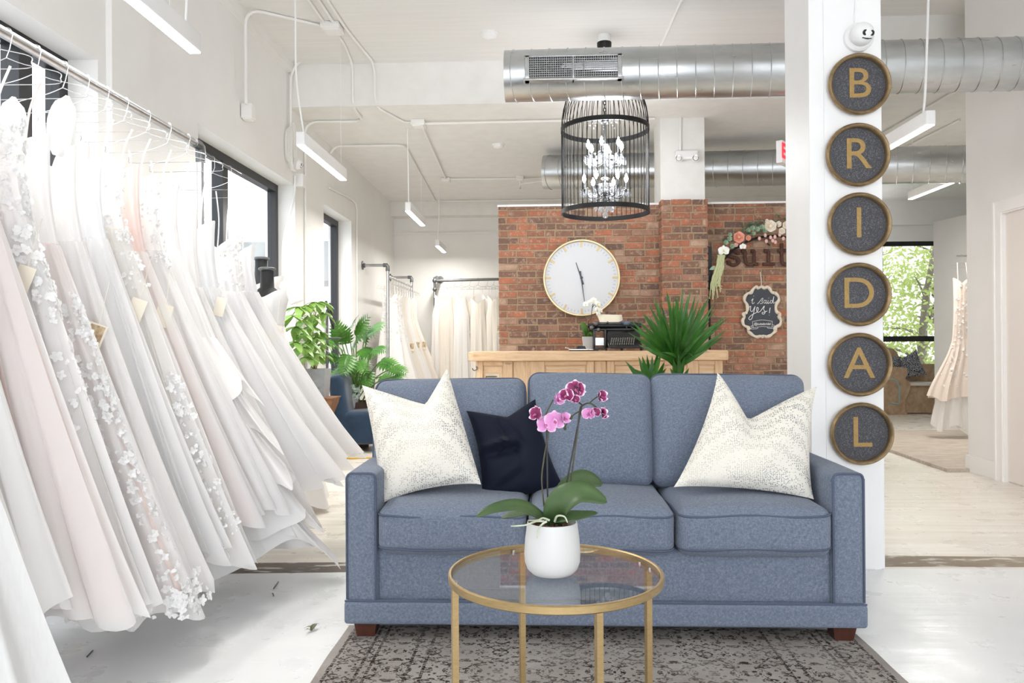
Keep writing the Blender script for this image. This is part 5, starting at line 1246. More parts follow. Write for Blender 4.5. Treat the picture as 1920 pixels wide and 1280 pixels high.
# small bird figure on the carriage
c = T(1175, 606, .02); bd = thing('bird_figurine', c, 'small grey-blue bird figurine perched on the typewriter carriage', 'figurine')
M_bird = mat('slate_blue_glaze', srgb(92, 104, 120), .5)
b = MB(); b.ball(c, .028, 10, (1.35, .8, .8)); b.ball(c + V((-.033, 0, .014)), .018, 8); build('body', b, M_bird, bd)
b = MB(); b.lathe([(.006, 0), (.001, .022)], Matrix.Translation(c + V((-.048, 0, .014))) @ Matrix.Rotation(-pi / 2, 4, 'Y'), 8); build('beak', b, M_dark, bd)
b = MB(); b.blade(c + V((.03, 0, 0)), c + V((.095, 0, -.022)), .014, (0, 0, 1), 0, 4, -.3); build('tail', b, M_bird, bd, solid=.005)
b = MB(); b.lathe([(.008, 0), (.004, .03)], Matrix.Translation(c - V((0, 0, .045))), 8); build('perch', b, M_dark, bd)
# desk tray
c = T(1090, 652, -.18); dt = thing('desk_tray', (c.x, c.y, tz), 'low black desk tray with a silver front edge on the counter', 'tray')
b = MB(); b.bbox((T(1067, 650, -.2).x, c.y - .05, tz), (T(1122, 650, -.2).x, c.y + .12, tz + .012), .004); build('base', b, M_tblack, dt)
b = MB(); b.bbox((T(1066, 650, -.2).x, c.y - .056, tz + .008), (T(1112, 650, -.2).x, c.y - .046, tz + .018), .002); build('silver_edge', b, M_chrome, dt)
b = MB(); b.prism([(-.05, .012), (-.035, .045), (.03, .045), (.045, .012)], lambda u, v, d: V((c.x + u, c.y + d - .04, tz + v)), 0, .09); build('handle', b, M_dark, dt, flat=True)
b = MB(); b.ball((T(1061, 650, -.2).x, c.y - .03, tz + .03), .008, 8); b.tube([(T(1061, 650, -.2).x, c.y - .03, tz + .03), (T(1070, 650, -.2).x, c.y - .03, tz + .016)], .004, 6); build('knob', b, M_chrome, dt)
# small white orchid
c = T(1102, 657, .16); c.z = tz; wo = thing('potted_orchid', c, 'small white orchid in a square white pot beside the typewriter', 'orchid')
h = T(1102, 631, .16).z - tz
b = MB(); w0, w1 = .038, .052
b.add([c + V(q) for q in [(-w0, -w0, 0), (w0, -w0, 0), (w0, w0, 0), (-w0, w0, 0), (-w1, -w1, h), (w1, -w1, h), (w1, w1, h), (-w1, w1, h), (-w1 + .008, -w1 + .008, h), (w1 - .008, -w1 + .008, h), (w1 - .008, w1 - .008, h), (-w1 + .008, w1 - .008, h), (-w0, -w0, h - .03), (w0, -w0, h - .03), (w0, w0, h - .03), (-w0, w0, h - .03)]],
      [(0,3,2,1),(0,1,5,4),(1,2,6,5),(2,3,7,6),(3,0,4,7),(4,5,9,8),(5,6,10,9),(6,7,11,10),(7,4,8,11),(8,9,13,12),(9,10,14,13),(10,11,15,14),(11,8,12,15),(12,13,14,15)]); build('pot', b, M_pot, wo, flat=True)
M_lgreen = leafmat('fresh_green_leaf', srgb(66, 110, 36), srgb(104, 146, 60))
B0 = c + V((0, 0, h - .02))
for (px, py, dy, w_) in ((1089, 604, 0, .032), (1094, 624, -.03, .03), (1112, 628, -.05, .02), (1116, 612, .05, .02)):
    e = T(px, py, .16 + dy); mid = (B0 + e) / 2 + V((0, 0, .03)); build('leaf', bigleaf([B0, mid, e], w_, (.3, -1, .3)), M_lgreen, wo, sharp=80, solid=.002)
q = bez([B0, T(1107, 610, .16), T(1110, 580, .16), T(1112, 569, .16)], 5); b = MB(); b.tube(q, .0035, 6); b.tube(bez([T(1110, 578, .16), T(1115, 571, .15), T(1119, 580, .14), T(1122, 588, .13)], 5), .003, 6); build('stem', b, M_stem, wo)
for (x, y, s, dx) in ((1098, 570, .030, -.4), (1106, 567, .030, .1), (1113, 563, .034, 0), (1121, 569, .032, .3), (1120, 580, .030, .5), (1126, 582, .028, .6), (1122, 588, .024, .2)): flower(wo, T(x, y, .10), (dx, -1, .1), (0, 0, 1), s, M_wpetal, M_ylip)

# ---- floral hoop, letters, chalk sign on the brick wall
yg = YBR - .10
hp = thing('floral_hoop', P(1330, 690, yg), 'black metal hoop stand dressed with roses, succulents and trailing amaranthus', 'floral arch')
cA = P(1450, 560, yg); rA = P(1450, 560, yg).x - P(1331, 560, yg).x
b = MB(); lo = P(1331, 700, yg); b.tube([V((lo.x, yg, .02)), V((lo.x, yg, cA.z))] + [cA + V((-cos(a) * rA, 0, sin(a) * rA)) for a in [pi * k / 30 for k in range(1, 30)]] + [V((cA.x + rA, yg, cA.z)), V((cA.x + rA, yg, .02))], .012, 8)
b.box((lo.x - .012, yg + .01, P(1330, 545, yg).z), (lo.x + .03, yg + .03, P(1330, 462, yg).z)); build('hoop_frame', b, M_black, hp)
M_euc = leafmat('sage_eucalyptus', srgb(146, 178, 152), srgb(176, 200, 172)); M_dgr = leafmat('dark_garland_leaf', srgb(66, 88, 66), srgb(100, 122, 96))
M_rose = mat('coral_rose', srgb(226, 150, 128), .7, c2=srgb(240, 178, 156), scale=40); M_crose = mat('cream_rose', srgb(240, 228, 208), .7, c2=srgb(248, 240, 228), scale=40); M_bud = mat('pink_bud', srgb(232, 190, 184), .7)
M_amar = mat('pale_green_amaranthus', srgb(176, 182, 138), .9, c2=srgb(198, 202, 160), scale=80, bump=.5)
gp = lambda px, py, d=.03: P(px, py, yg - d)
def rose(p, r, m_, nm):
    b = MB()
    for ring_, (n_, rr, lean) in enumerate(((4, .35, .2), (5, .65, .6), (6, .95, 1.1))):
        for k in range(n_):
            a = 2 * pi * k / n_ + ring_ * .5; d = V((cos(a), 0, sin(a))); up = V((0, -1, 0))
            def fn(u, v, d=d, rr=rr, lean=lean):
                t = V((-d.z, 0, d.x)); w_ = r * (.62 - .1 * u) * (2 * v - 1); L = r * rr
                return p + d * (L * (.35 + .65 * u * sin(.5 + lean))) + t * w_ * (.5 + .5 * u) * rr + up * (r * .5 * (1 - lean * .35) * u + .004 * ring_ * -1 + r * .1)
            b.grid(fn, 4, 4)
    b.ball(p - V((0, r * .3, 0)), r * .32, 6)
    return build(nm, b, m_, hp, sharp=80)
rose(gp(1385, 445), .058, M_rose, 'rose'); rose(gp(1444, 424), .060, M_crose, 'rose'); rose(gp(1403, 446), .028, M_rose, 'rose'); rose(gp(1460, 420), .030, M_crose, 'rose'); rose(gp(1466, 433), .034, M_crose, 'rose'); rose(gp(1474, 422), .04, M_crose, 'rose'); rose(gp(1438, 414), .02, M_crose, 'rose'); rose(gp(1380, 459), .022, M_bud, 'rose')
for (x, y, s) in ((1357, 470, .060), (1393, 462, .036)): flower(hp, gp(x, y), (-.2, -1, .1), (0, 0, 1), s, M_wpetal, M_ylip, 'orchid_bloom')
def succ(pts, name):
    b = MB()
    for (x, y, r) in pts:
        p = gp(x, y, .02 + rnd.uniform(0, .02))
        for lay in range(3):
            for k in range(6):
                a = 2 * pi * k / 6 + lay * .5 + x; d = V((cos(a), -.5 - .4 * (2 - lay), sin(a))).normalized(); b.blade(p, p + d * r * (1 - .2 * lay), r * .36, (0, -1, 0), .05, 3, .4)
    build(name, b, M_euc, hp, sharp=80)
succ([(1360, 455, .05), (1367, 448, .05), (1372, 462, .045), (1368, 440, .04)], 'succulent'); succ([(1402, 432, .045), (1410, 428, .05), (1419, 430, .05), (1428, 426, .05), (1433, 433, .045), (1412, 438, .04)], 'succulent')
b = MB()
for k in range(70):
    x = rnd.uniform(1352, 1500); y = 478 - 60 * sin(min(1, (x - 1340) / 110) * pi / 2) + rnd.uniform(-10, 14); p = gp(x, y, .0); d = V((rnd.uniform(-1, 1), -.4, rnd.uniform(-1, .8))).normalized(); b.blade(p, p + d * rnd.uniform(.04, .08), .014, (0, -1, .2), .1, 3, .2)
build('greenery', b, M_dgr, hp, sharp=80)['kind'] = 'stuff'
for (x, y) in ((1424, 447), (1437, 452), (1445, 445), (1449, 451), (1453, 444), (1454, 454), (1462, 440), (1469, 447), (1435, 441)): b = MB(); b.ball(gp(x, y, .04), .016, 7, (1, 1, 1.3)); build('bud', b, M_bud, hp)
for k in range(16):
    x = 1342 + rnd.uniform(0, 16); b = MB(); yb_ = rnd.uniform(530, 562); p0 = gp(1352 + rnd.uniform(-5, 8), 478, .03); pts = bez([p0, gp(x - 2, 505, .05), gp(x - 8 + rnd.uniform(-4, 4), 530, .05), gp(x - 10 + rnd.uniform(-6, 9), yb_, .04)], 6)
    b.tube(pts, [.011 * (1 + .35 * sin(i * 2.1 + k)) * (1 - .5 * i / len(pts)) for i in range(len(pts))], 6); build('amaranthus_strand', b, M_amar, hp)
b = MB(); b.blade(gp(1342, 500), gp(1327, 507), .02, (0, -1, 0), .1); build('tendril_leaf', b, M_euc, hp)
M_rust = mat('rusted_steel', srgb(74, 48, 40), .8, c2=srgb(92, 60, 48), scale=40)
x0 = P(1366, 490, YBR - .03); s_ = (YBR - .03) / F
ws = thing('letter_sign', P(1420, 480, YBR - .03), 'rust-brown typewriter-style letters spelling suit on the brick wall', 'sign')
def slab(ch, px0, px1, extra):
    zb_, zx = P(1400, 496, YBR - .03).z, P(1400, 470, YBR - .03).z
    xa, xb = P(px0, 490, YBR - .03).x, P(px1, 490, YBR - .03).x; W_, H_ = xb - xa, zx - zb_; t_ = .036
    b = MB(); fr = lambda u, v, d: V((xa + u * W_, YBR - .022 - d, zb_ + v * H_))
    def stroke(pts, w=t_ / 2):
        pts = bez([fr(u, v, .012) for u, v in pts], 6) if len(pts) > 2 else [fr(u, v, .012) for u, v in pts]; b.tube(pts, w, 10, flat=1)
    for st in extra: stroke(st)
    build('letter_' + ch, b, M_rust, ws)
slab('s', 1364, 1386, [[(.92, .95), (.92, .72)], [(.92, .78), (.7, .95), (.42, 1.0), (.12, .86), (.15, .64), (.5, .54), (.85, .42), (.95, .2), (.75, .02), (.45, -.03), (.18, .08), (.06, .28)], [(.06, .30), (.06, .02)]])
slab('u', 1390, 1420, [[(.0, .98), (.28, .98)], [(.24, .98), (.24, .35), (.34, .06), (.54, .0), (.76, .12), (.8, .3)], [(.8, 1.0), (.8, .02)], [(.6, .98), (.82, .98)], [(.8, .02), (1.04, .02)]])
slab('i', 1430, 1452, [[(.1, .98), (.5, .98)], [(.5, .98), (.5, .02)], [(.0, .02), (1.0, .02)], [(.48, 1.42), (.52, 1.46)]])
slab('t', 1458, 1482, [[(.32, 1.5), (.32, .3), (.45, .03), (.75, .0), (1.0, .18)], [(.0, .98), (.95, .98)]])
# chalk sign
cs_ = P(1427.5, 585, YBR - .035); u1 = (YBR - .035) / F
cg = thing('chalk_sign', cs_, 'scalloped cream-framed chalkboard reading i said yes on the brick wall', 'sign')
half = [(0, 50), (7, 47), (10, 50), (16, 46), (21, 38), (27, 37), (33, 31), (34, 23), (29, 15), (28, 6), (31, -1), (37, -4), (34, -9), (38, -16), (36, -25), (29, -29), (25, -32), (27, -37), (21, -43), (15, -47), (8, -49), (3, -47), (0, -49)]
outl = half + [(-x, y) for x, y in half[::-1]][1:-1]
fr = lambda u, v, d: V((cs_.x + u * u1, cs_.y - d, cs_.z + v * u1))
ol = bez([V((x, y, 0)) for x, y in outl + outl[:1]], 3)[:-1]
b = MB(); b.prism([(p.x * .9, p.y * .92) for p in ol], fr, 0, .012); build('board', b, mat('chalkboard', srgb(66, 70, 78), .9, c2=srgb(76, 80, 88), scale=9), cg, flat=True)
b = MB(); pts = [fr(p.x * .92, p.y * .94, .010) for p in ol]; b.tube(pts, [0.016 * (1 + .2 * sin(i * .9)) for i in range(len(pts))], 8, True); 
for (x, y) in ((30, -1), (34, -7), (26, -33), (8, 47), (6, -47), (22, 37)):
    for s in (-1, 1): b.ball(fr(x * s * .96, y * .96, .02), .017, 6)
build('carved_frame', b, mat('antique_cream_frame', srgb(232, 222, 206), .6, c2=srgb(214, 202, 184), scale=25), cg)
M_chalk = mat('white_chalk', (.85, .85, .85, 1), .9)
b = MB()
def chalk(pts, w=.9, o=(0, 0), sc=1.0):
    b.tube(bez([fr(o[0] + x * sc, o[1] + y * sc, .0145) for x, y in pts], 5), w * u1 * .5, 5)
# i said
chalk([(-19, 21), (-15.5, 25), (-17.5, 18), (-16, 15.5), (-13, 18)]); chalk([(-14.8, 30), (-14.3, 29.5)], 1.6)
chalk([(-8, 15), (-4, 19), (1, 25.5), (2.5, 24), (.5, 20.5), (1.5, 17), (-1, 15.5), (-3, 16.5)]); chalk([(8, 21), (5.5, 22), (3.8, 18.5), (5.5, 16), (8, 19), (8.5, 22), (8, 17), (9.5, 15.8), (11.5, 19)]); chalk([(12, 22), (11.4, 17.5), (12.6, 15.7), (14.5, 18)]); chalk([(13, 26), (13.3, 25.6)], 1.4); chalk([(19.5, 20.5), (17, 21.5), (15.5, 18), (17.5, 16), (19.8, 19), (22.5, 29), (21, 20), (21.5, 16), (24, 18), (25.5, 18.5)])
# yes!
chalk([(-23, 9), (-20, 11), (-20.5, 3), (-17, 1.5), (-13, 9)], 1.2); chalk([(-12, 11), (-14, 2), (-18, -11), (-22, -14), (-23.5, -10.5), (-18, -5), (-9, 0), (-6, 6), (-8, 9), (-9.5, 4), (-7, -.5), (-2, 2)], 1.2); chalk([(-2, 2), (3, 9), (5, 11), (3.5, 5), (6, 1), (5, -3), (1.5, -3.5), (1, -1), (5, 0), (10, 2)], 1.2)
chalk([(15.5, 8), (14.5, 3), (14, -2)], 1.5); chalk([(13.8, -5.5), (13.6, -6)], 1.7)
# banner
chalk([(-17, -17.5), (0, -14.5), (19, -17)], .7); chalk([(-17, -17.5), (-15.5, -29)], .7); chalk([(19, -17), (18.5, -28.5)], .7); chalk([(-15.5, -29), (1, -26.5), (18.5, -28.5)], .7); chalk([(-15.5, -24), (-20, -26), (-17, -28), (-21, -31), (-9, -30.5), (-7, -28)], .7); chalk([(18.5, -23), (24, -25.5), (20, -27.5), (24.5, -30), (12, -30), (10, -27.5)], .7)
build('chalk_lettering', b, M_chalk, cg)
b2 = text_mb('@suitebridal', 6.2, lambda u, v, d: fr(1 + u, -22 + v, .013 + d), .002, .02, .95); build('handle_text', b2, M_chalk, cg, flat=True)
b = MB(); b.tube([fr(0, 49, .01), fr(-.5, 62, .012), fr(-2, 76, .006)], .003, 5); build('string', b, M_linen, cg)
b = MB(); b.ball(fr(-2, 76, .004), .008, 6); build('nail', b, M_iron, cg)

# ---- yucca behind the sofa
M_yuc = leafmat('yucca_leaf', srgb(34, 84, 26), srgb(70, 122, 44), .38, 3, (6, 6, 1)); M_trunk = mat('yucca_bark', srgb(120, 100, 76), .9, c2=srgb(150, 130, 100), scale=30, bump=.6)
yy = 4.75; yc0 = P(1258, 690, yy)
yu = thing('potted_yucca', (yc0.x, yy, 0), 'tall spiky green yucca standing between the sofa back and the counter', 'yucca plant')
b = MB(); b.lathe([(.001, 0), (.13, 0), (.17, .30), (.175, .31), (.16, .31), (.15, .27), (.001, .27)], Matrix.Translation((yc0.x, yy, 0)), 32, False); build('pot', b, mat('charcoal_planter', (.06, .06, .065, 1), .6), yu)
def head(bx, by, tips, w, nm, extra, seed):
    r = random.Random(seed); base = P(bx, by, yy)
    b = MB(); b.tube(bez([(yc0.x + (base.x - yc0.x) * .3, yy, .25), base.lerp(V((yc0.x, yy, .6)), .5), base], 5), .022, 10); build('trunk', b, M_trunk, yu)
    for (x, y, dy, dr) in tips:
        b = MB(); t_ = P(x, y, yy + dy); s = base + V((r.uniform(-.02, .02), r.uniform(-.02, .02), r.uniform(-.04, .02))); b.blade(s, t_, w * r.uniform(.8, 1.15), (r.uniform(-.4, .4), -1, .45), dr, 10, .22, prof=lambda t: max(.03, (.55 + .45 * min(1, t * 2.2)) * (1 - max(0, (t - .45) / .55) ** 1.5))); build('leaf', b, M_yuc, yu, sharp=80)
tips = [(1227, 557, 0, -.02), (1217, 572, -.1, 0), (1250, 543, .1, 0), (1271, 548, -.12, 0), (1280, 538, 0, 0), (1296, 541, -.05, 0), (1304, 552, .1, 0), (1331, 553, .05, .02), (1341, 566, -.1, .02), (1343, 578, .05, .03), (1362, 593, 0, .04), (1364, 597, .15, .04), (1357, 631, .05, .04), (1328, 655, -.1, .10), (1181, 611, .05, .05), (1199, 642, .05, .08), (1213, 657, -.15, .14), (1238, 565, .2, 0), (1262, 560, .25, 0), (1290, 556, .28, 0), (1315, 570, .3, 0), (1245, 590, -.25, 0), (1268, 590, -.3, .03), (1292, 600, -.3, .03), (1310, 600, -.25, .03), (1230, 610, -.25, .03), (1322, 622, -.28, .05), (1222, 630, .2, .04), (1335, 610, .2, .04), (1302, 672, -.25, .15), (1240, 660, -.3, .12), (1255, 575, 0, 0), (1300, 580, 0, 0), (1240, 600, 0, .02)]
r9 = random.Random(21)
for k in range(34):
    a = radians(r9.uniform(-75, 75)); L_ = r9.uniform(95, 138); tips.append((1268 + r9.uniform(-8, 8) + L_ * sin(a) * .8, 678 - L_ * cos(a), r9.uniform(-.3, .3), .03 * abs(sin(a))))
head(1268, 678, tips, .0155, 'a', 0, 5)
head(1222, 722, [(1172, 676, 0, .02), (1197, 668, .05, .02), (1204, 667, -.05, 0), (1213, 664, .05, 0), (1223, 667, 0, 0), (1234, 655, .05, 0), (1240, 662, -.05, 0), (1250, 690, .05, .04), (1185, 690, -.1, .06), (1246, 678, .1, .02)], .017, 'b', 0, 8)
head(1276, 720, [(1262, 672, -.1, 0), (1272, 660, -.15, 0), (1284, 668, -.1, 0), (1300, 700, -.05, .06), (1292, 690, -.1, .04), (1256, 690, -.1, .03)], .017, 'c', 0, 9)
# ================================================================== plants, stool, armchair and stand by the street windows
M_money = leafmat('money_tree_leaf', srgb(96, 138, 56), srgb(138, 174, 84), .45); M_phil = leafmat('philodendron_leaf', srgb(42, 92, 30), srgb(92, 146, 54), .35, 4)
M_wood = wood_mat('rustic_brown_wood', srgb(110, 74, 48), srgb(138, 96, 64), srgb(160, 116, 80), (3, 3, 1.5), 4, .5)
ys = 7.9; xs0 = P(603, 745, ys).x; zt = P(610, 746, ys).z
st = thing('plant_stool', (xs0, ys, 0), 'hourglass brown wooden stool under the money tree', 'stool')
b = MB(); b.lathe([(.215, 0), (.215, .05), (.075, zt * .47), (.075, zt * .53), (.20, zt - .05), (.215, zt)], Matrix.Translation((xs0, ys, 0)) @ Matrix.Rotation(pi / 4, 4, 'Z'), 4); build('body', b, M_wood, st, flat=True)
b = MB(); b.prism([(-.16, -.16), (.16, -.16), (.16, .16), (-.16, .16)], lambda u, v, d: V((xs0 + u, ys + v, zt + d)), 0, .012); build('top', b, M_wood, st, flat=True); zt += .013
mt = thing('potted_money_tree', (xs0, ys, zt), 'money tree in a grey square planter on the wooden stool', 'potted plant')
zp = P(590, 691, ys).z; w0, w1 = .10, .118
M_grey = mat('grey_concrete_planter', srgb(150, 152, 156), .7, c2=srgb(164, 166, 170), scale=12)
c = V((P(594, 700, ys).x, ys, zt)); h = zp - zt
b = MB(); b.add([c + V(q) for q in [(-w0, -w0, 0), (w0, -w0, 0), (w0, w0, 0), (-w0, w0, 0), (-w1, -w1, h), (w1, -w1, h), (w1, w1, h), (-w1, w1, h), (-w0, -w0, h), (w0, -w0, h), (w0, w0, h), (-w0, w0, h), (-w0, -w0, h - .04), (w0, -w0, h - .04), (w0, w0, h - .04), (-w0, w0, h - .04)]],
      [(0,3,2,1),(0,1,5,4),(1,2,6,5),(2,3,7,6),(3,0,4,7),(4,5,9,8),(5,6,10,9),(6,7,11,10),(7,4,8,11),(8,9,13,12),(9,10,14,13),(10,11,15,14),(11,8,12,15),(12,13,14,15)]); build('planter', b, M_grey, mt, flat=True)
rr_ = random.Random(3); b = MB(); fo = MB(); O_ = c + V((0, 0, h - .04))
nodes = [(560, 575), (575, 572), (590, 566), (602, 565), (606, 585), (596, 600), (585, 590), (570, 600), (556, 612), (566, 625), (582, 612), (600, 622), (606, 642), (595, 650), (580, 640), (566, 650), (552, 640), (588, 662), (604, 665), (574, 668), (592, 632), (549, 590)]
for k in range(3): b.tube(bez([O_ + V((.015 * (k - 1), 0, 0)), P(578 + 4 * k, 660, ys), P(576 + 6 * k, 610, ys), P(570 + 12 * k, 578, ys)], 6), .010 - .002 * k, 7)
for (x, y) in nodes:
    p = P(x, y, min(ys + rr_.uniform(-.16, .16), 2.2 * F / (1019 - x))); q0 = P(582 + rr_.uniform(-4, 8), min(690, y + 28), ys); b.tube(bez([q0, (p + q0) / 2 + V((0, 0, .03)), p], 4), .0035, 5)
    for k in range(6):
        a = k * pi / 3 + x; d = V((cos(a), sin(a) * .8, -.45 - .7 * rr_.random())).normalized(); fo.blade(p, p + d * rr_.uniform(.15, .24), .036, (0, 0, 1), .10, 5, .12)
build('stems', b, mat('money_tree_stem', srgb(120, 98, 70), .7), mt); build('foliage', fo, M_money, mt, sharp=80)
sd = thing('trailing_spider_plant', (P(580, 735, 7.6).x, 7.6, .66), 'thin-leaved grassy plant arching before the grey planter', 'potted plant')
b = MB(); r2_ = random.Random(5); cc = P(582, 748, 7.62); sd.location = (cc.x, cc.y, cc.z - .06)
for k in range(26):
    a = r2_.uniform(0, 2 * pi); L_ = r2_.uniform(.14, .28); d = V((cos(a), sin(a) * .5 - .1, r2_.uniform(.2, 1.4))).normalized(); b.blade(cc, cc + d * L_, .005, (0, 0, 1), .18, 6, .1)
build('foliage', b, M_yuc, sd, sharp=80); b = MB(); b.lathe([(.035, -.06), (.05, .01), (.045, .01), (.03, -.02), (.001, -.02)], Matrix.Translation(cc), 18, False); build('pot', b, M_grey, sd)
# philodendron
yp = 9.0; c = V((P(668, 745, yp).x, yp, 0)); ph = thing('potted_philodendron', c, 'split-leaf philodendron spreading behind the blue armchair', 'potted plant')
b = MB(); zp = P(660, 752, yp).z; b.lathe([(.001, .0), (.14, 0), (.20, zp), (.19, zp), (.18, zp - .05), (.001, zp - .05)], Matrix.Translation(c), 28, False); build('pot', b, mat('dark_brown_pot', srgb(70, 52, 44), .6), ph)
def phil_leaf(base, tip, w, up):
    """deeply lobed leaf: midrib with finger lobes"""
    b = MB(); base, tip = V(base), V(tip); d = tip - base; L_ = d.length; sd_ = d.cross(V(up)).normalized(); nn = sd_.cross(d).normalized(); b.blade(base, tip, w * .16, up, .06, 6, .15)
    for k in range(8):
        t = .06 + .115 * k; o = base + d * t + nn * (.06 * 4 * t * (1 - t)) * L_; ll = w * (.95, 1.1, 1.12, 1.05, .92, .76, .58, .4)[k]
        for s in (-1, 1): b.blade(o, o + sd_ * s * ll * .9 + d.normalized() * ll * (.05 + .13 * k) - nn * ll * .18, ll * .125, nn, .06, 4, .15)
    return b
r3_ = random.Random(11); stt = MB()
for (x, y, dx, dy, s) in [(640, 640, -6, -20, .30), (655, 622, 5, -8, .34), (668, 632, 16, -26, .34), (690, 625, 20, -10, .30), (634, 668, -14, 4, .28), (655, 665, -4, 14, .32), (676, 655, 12, 8, .30), (700, 655, 14, 2, .24), (712, 678, 24, 8, .30), (735, 690, 16, 6, .26), (690, 695, -2, 16, .28), (665, 690, -8, 18, .28), (640, 695, -12, 14, .26), (715, 705, 18, 10, .26), (738, 706, 14, 2, .20), (650, 712, 2, 14, .24), (672, 712, 14, 8, .26), (628, 645, -12, -2, .24), (682, 640, 8, -20, .26), (648, 645, -2, -18, .28), (640, 655, -8, -4, .28), (662, 648, 8, -8, .28), (648, 680, -4, 10, .28), (632, 700, -4, 10, .24), (672, 676, 6, 10, .28)]:
    yv = yp + r3_.uniform(-.25, .2); p = P(x, y, yv); e = P(x + dx * 1.15, y + dy * 1.15, yv - .08); up = V((r3_.uniform(-.3, .3), -.8, .75)); dd_ = (e - p).normalized() * s * .95
    build('leaf', phil_leaf(p, p + dd_, s * .5, up), M_phil, ph, sharp=80); stt.tube(bez([c + V((r3_.uniform(-.06, .06), 0, zp - .06)), (c + V((0, 0, zp)) + p) / 2 + V((0, 0, .06)), p], 5), .008, 6)
build('stalks', stt, mat('philodendron_stalk', srgb(96, 122, 66), .5), ph)
# dusty pale plant in front of the pot
c2 = P(662, 742, 8.85); dm = thing('dusty_miller', (c2.x, 8.85, c2.z - .1), 'silvery small-leaved plant between the armchair back and philodendron', 'potted plant'); b = MB()
for k in range(44):
    a = r3_.uniform(0, 6.3); d = V((cos(a), -.2, abs(sin(a)) + .1)).normalized(); o = c2 + V((r3_.uniform(-.08, .08), r3_.uniform(-.05, .05), r3_.uniform(-.04, .08))); b.blade(o, o + d * r3_.uniform(.05, .10), .012, (0, -1, .3), .1, 4, .2)
build('foliage', b, leafmat('silver_green_leaf', srgb(180, 202, 190), srgb(206, 220, 210)), dm, sharp=80); b = MB(); b.lathe([(.05, -.14), (.07, -.02), (.06, -.02), (.001, -.05)], Matrix.Translation(c2), 18, False); build('pot', b, M_grey, dm)
# blue armchair seen from its side
M_teal = mat('petrol_blue_velvet', srgb(22, 48, 74), .8, c2=srgb(32, 62, 90), scale=8, sheen=.4)
ya = 8.55; X0 = P(619, 800, ya).x; X1 = P(722, 800, ya).x; zs = P(660, 772, ya).z; zbt = P(660, 833, ya).z; ztp = P(635, 702, ya).z
ac = thing('armchair', ((X0 + X1) / 2, ya + .3, 0), 'petrol blue slipper armchair by the window, left of the sofa', 'armchair')
b = MB(); b.puff(((X1 - X0) / 2 - .03, .32, (zs - zbt) / 2), .05, (0, .01, .012), 8, Matrix.Translation(((X0 + X1) / 2 + .04, ya + .32, (zs + zbt) / 2))); build('seat', b, M_teal, ac)
b = MB(); hb = (ztp - zbt) / 2; M = Matrix.Translation((X0 + .10, ya + .32, zbt + hb)) @ Matrix.Rotation(radians(-7), 4, 'Y'); b.puff((.085, .33, hb), .06, (.02, 0, 0), 8, M); build('backrest', b, M_teal, ac)
for x in (X0 + .08, X1 - .10):
    for y in (ya + .06, ya + .58):
        b = MB(); b.lathe([(.018, 0), (.03, zbt + .01)], Matrix.Translation((x, y, 0)), 8); build('leg', b, M_dark, ac)
# dark metal easel stand
ye = 8.25; e0 = P(613, 620, ye); es = thing('display_easel', (e0.x, ye, 0), 'slim dark metal display stand with a crossbar before the far window', 'easel')
b = MB(); b.tube([(e0.x, ye, .02), (e0.x, ye, P(613, 580, ye).z)], .014, 8); build('pole', b, M_iron, es)
b = MB(); b.tube([P(605, 634, ye), P(640, 634, ye)], .010, 8); build('crossbar', b, M_iron, es)
b = MB(); a1, a2 = P(611, 564, ye), P(623, 608, ye); b.tube([a1, a2], .016, 6, flat=.6); b.tube([a1 + V((.03, .05, -.02)), a2 + V((.0, .05, -.05))], .014, 6, flat=.6); build('clamp', b, M_dark, es)
b = MB(); b.tube([(e0.x - .09, ye - .1, .012), (e0.x, ye, .05), (e0.x + .16, ye - .1, .012)], .012, 8); b.tube([(e0.x, ye, .05), (e0.x, ye + .2, .012)], .012, 8); build('foot', b, M_iron, es)
# yellow cord on the floor
q = [PZ(600, 850, .008), PZ(630, 857, .008), PZ(660, 859, .008), PZ(700, 858, .008), PZ(740, 862, .008)]
b = MB(); b.tube(bez(q, 6), .009, 6); tag(build('extension_cord', b, mat('yellow_cord', srgb(206, 166, 60), .6), None, q[0]), 'yellow extension cord on the floor behind the sofa arm', 'cord')
# bits on the floor
lf = PZ(583, 1182, .004); b = MB(); b.blade(lf, lf + V((.02, .05, .012)), .012, (0, 0, 1), .2); b.blade(lf + V((.01, .02, .0)), lf + V((-.03, .0, .01)), .008, (0, 0, 1), .2); b.blade(lf, lf + V((-.02, -.025, .01)), .007, (0, 0, 1), .2)
tag(build('fallen_leaf', b, leafmat('dry_olive_leaf', srgb(96, 104, 74), srgb(130, 134, 104)), None, lf, solid=.001), 'small dry green leaf fallen on the white floor', 'leaf')
for (x0_, y0_, x1_, y1_, lb) in ((513, 1103, 522, 1090, 'thin dark twig on the white floor near the floor joint'), (511, 1112, 513, 1117, 'tiny dark twig lying nearest the floor joint twig'), (163, 1231, 174, 1219, 'dark twig on the floor beside the nearest gown hem')):
    b = MB(); p, q = PZ(x0_, y0_, .004), PZ(x1_, y1_, .004); b.tube([p, p.lerp(q, .5) + V((.002, 0, .002)), q], .003, 5); tag(build('twig', b, M_iron, None, p), lb, 'twig')

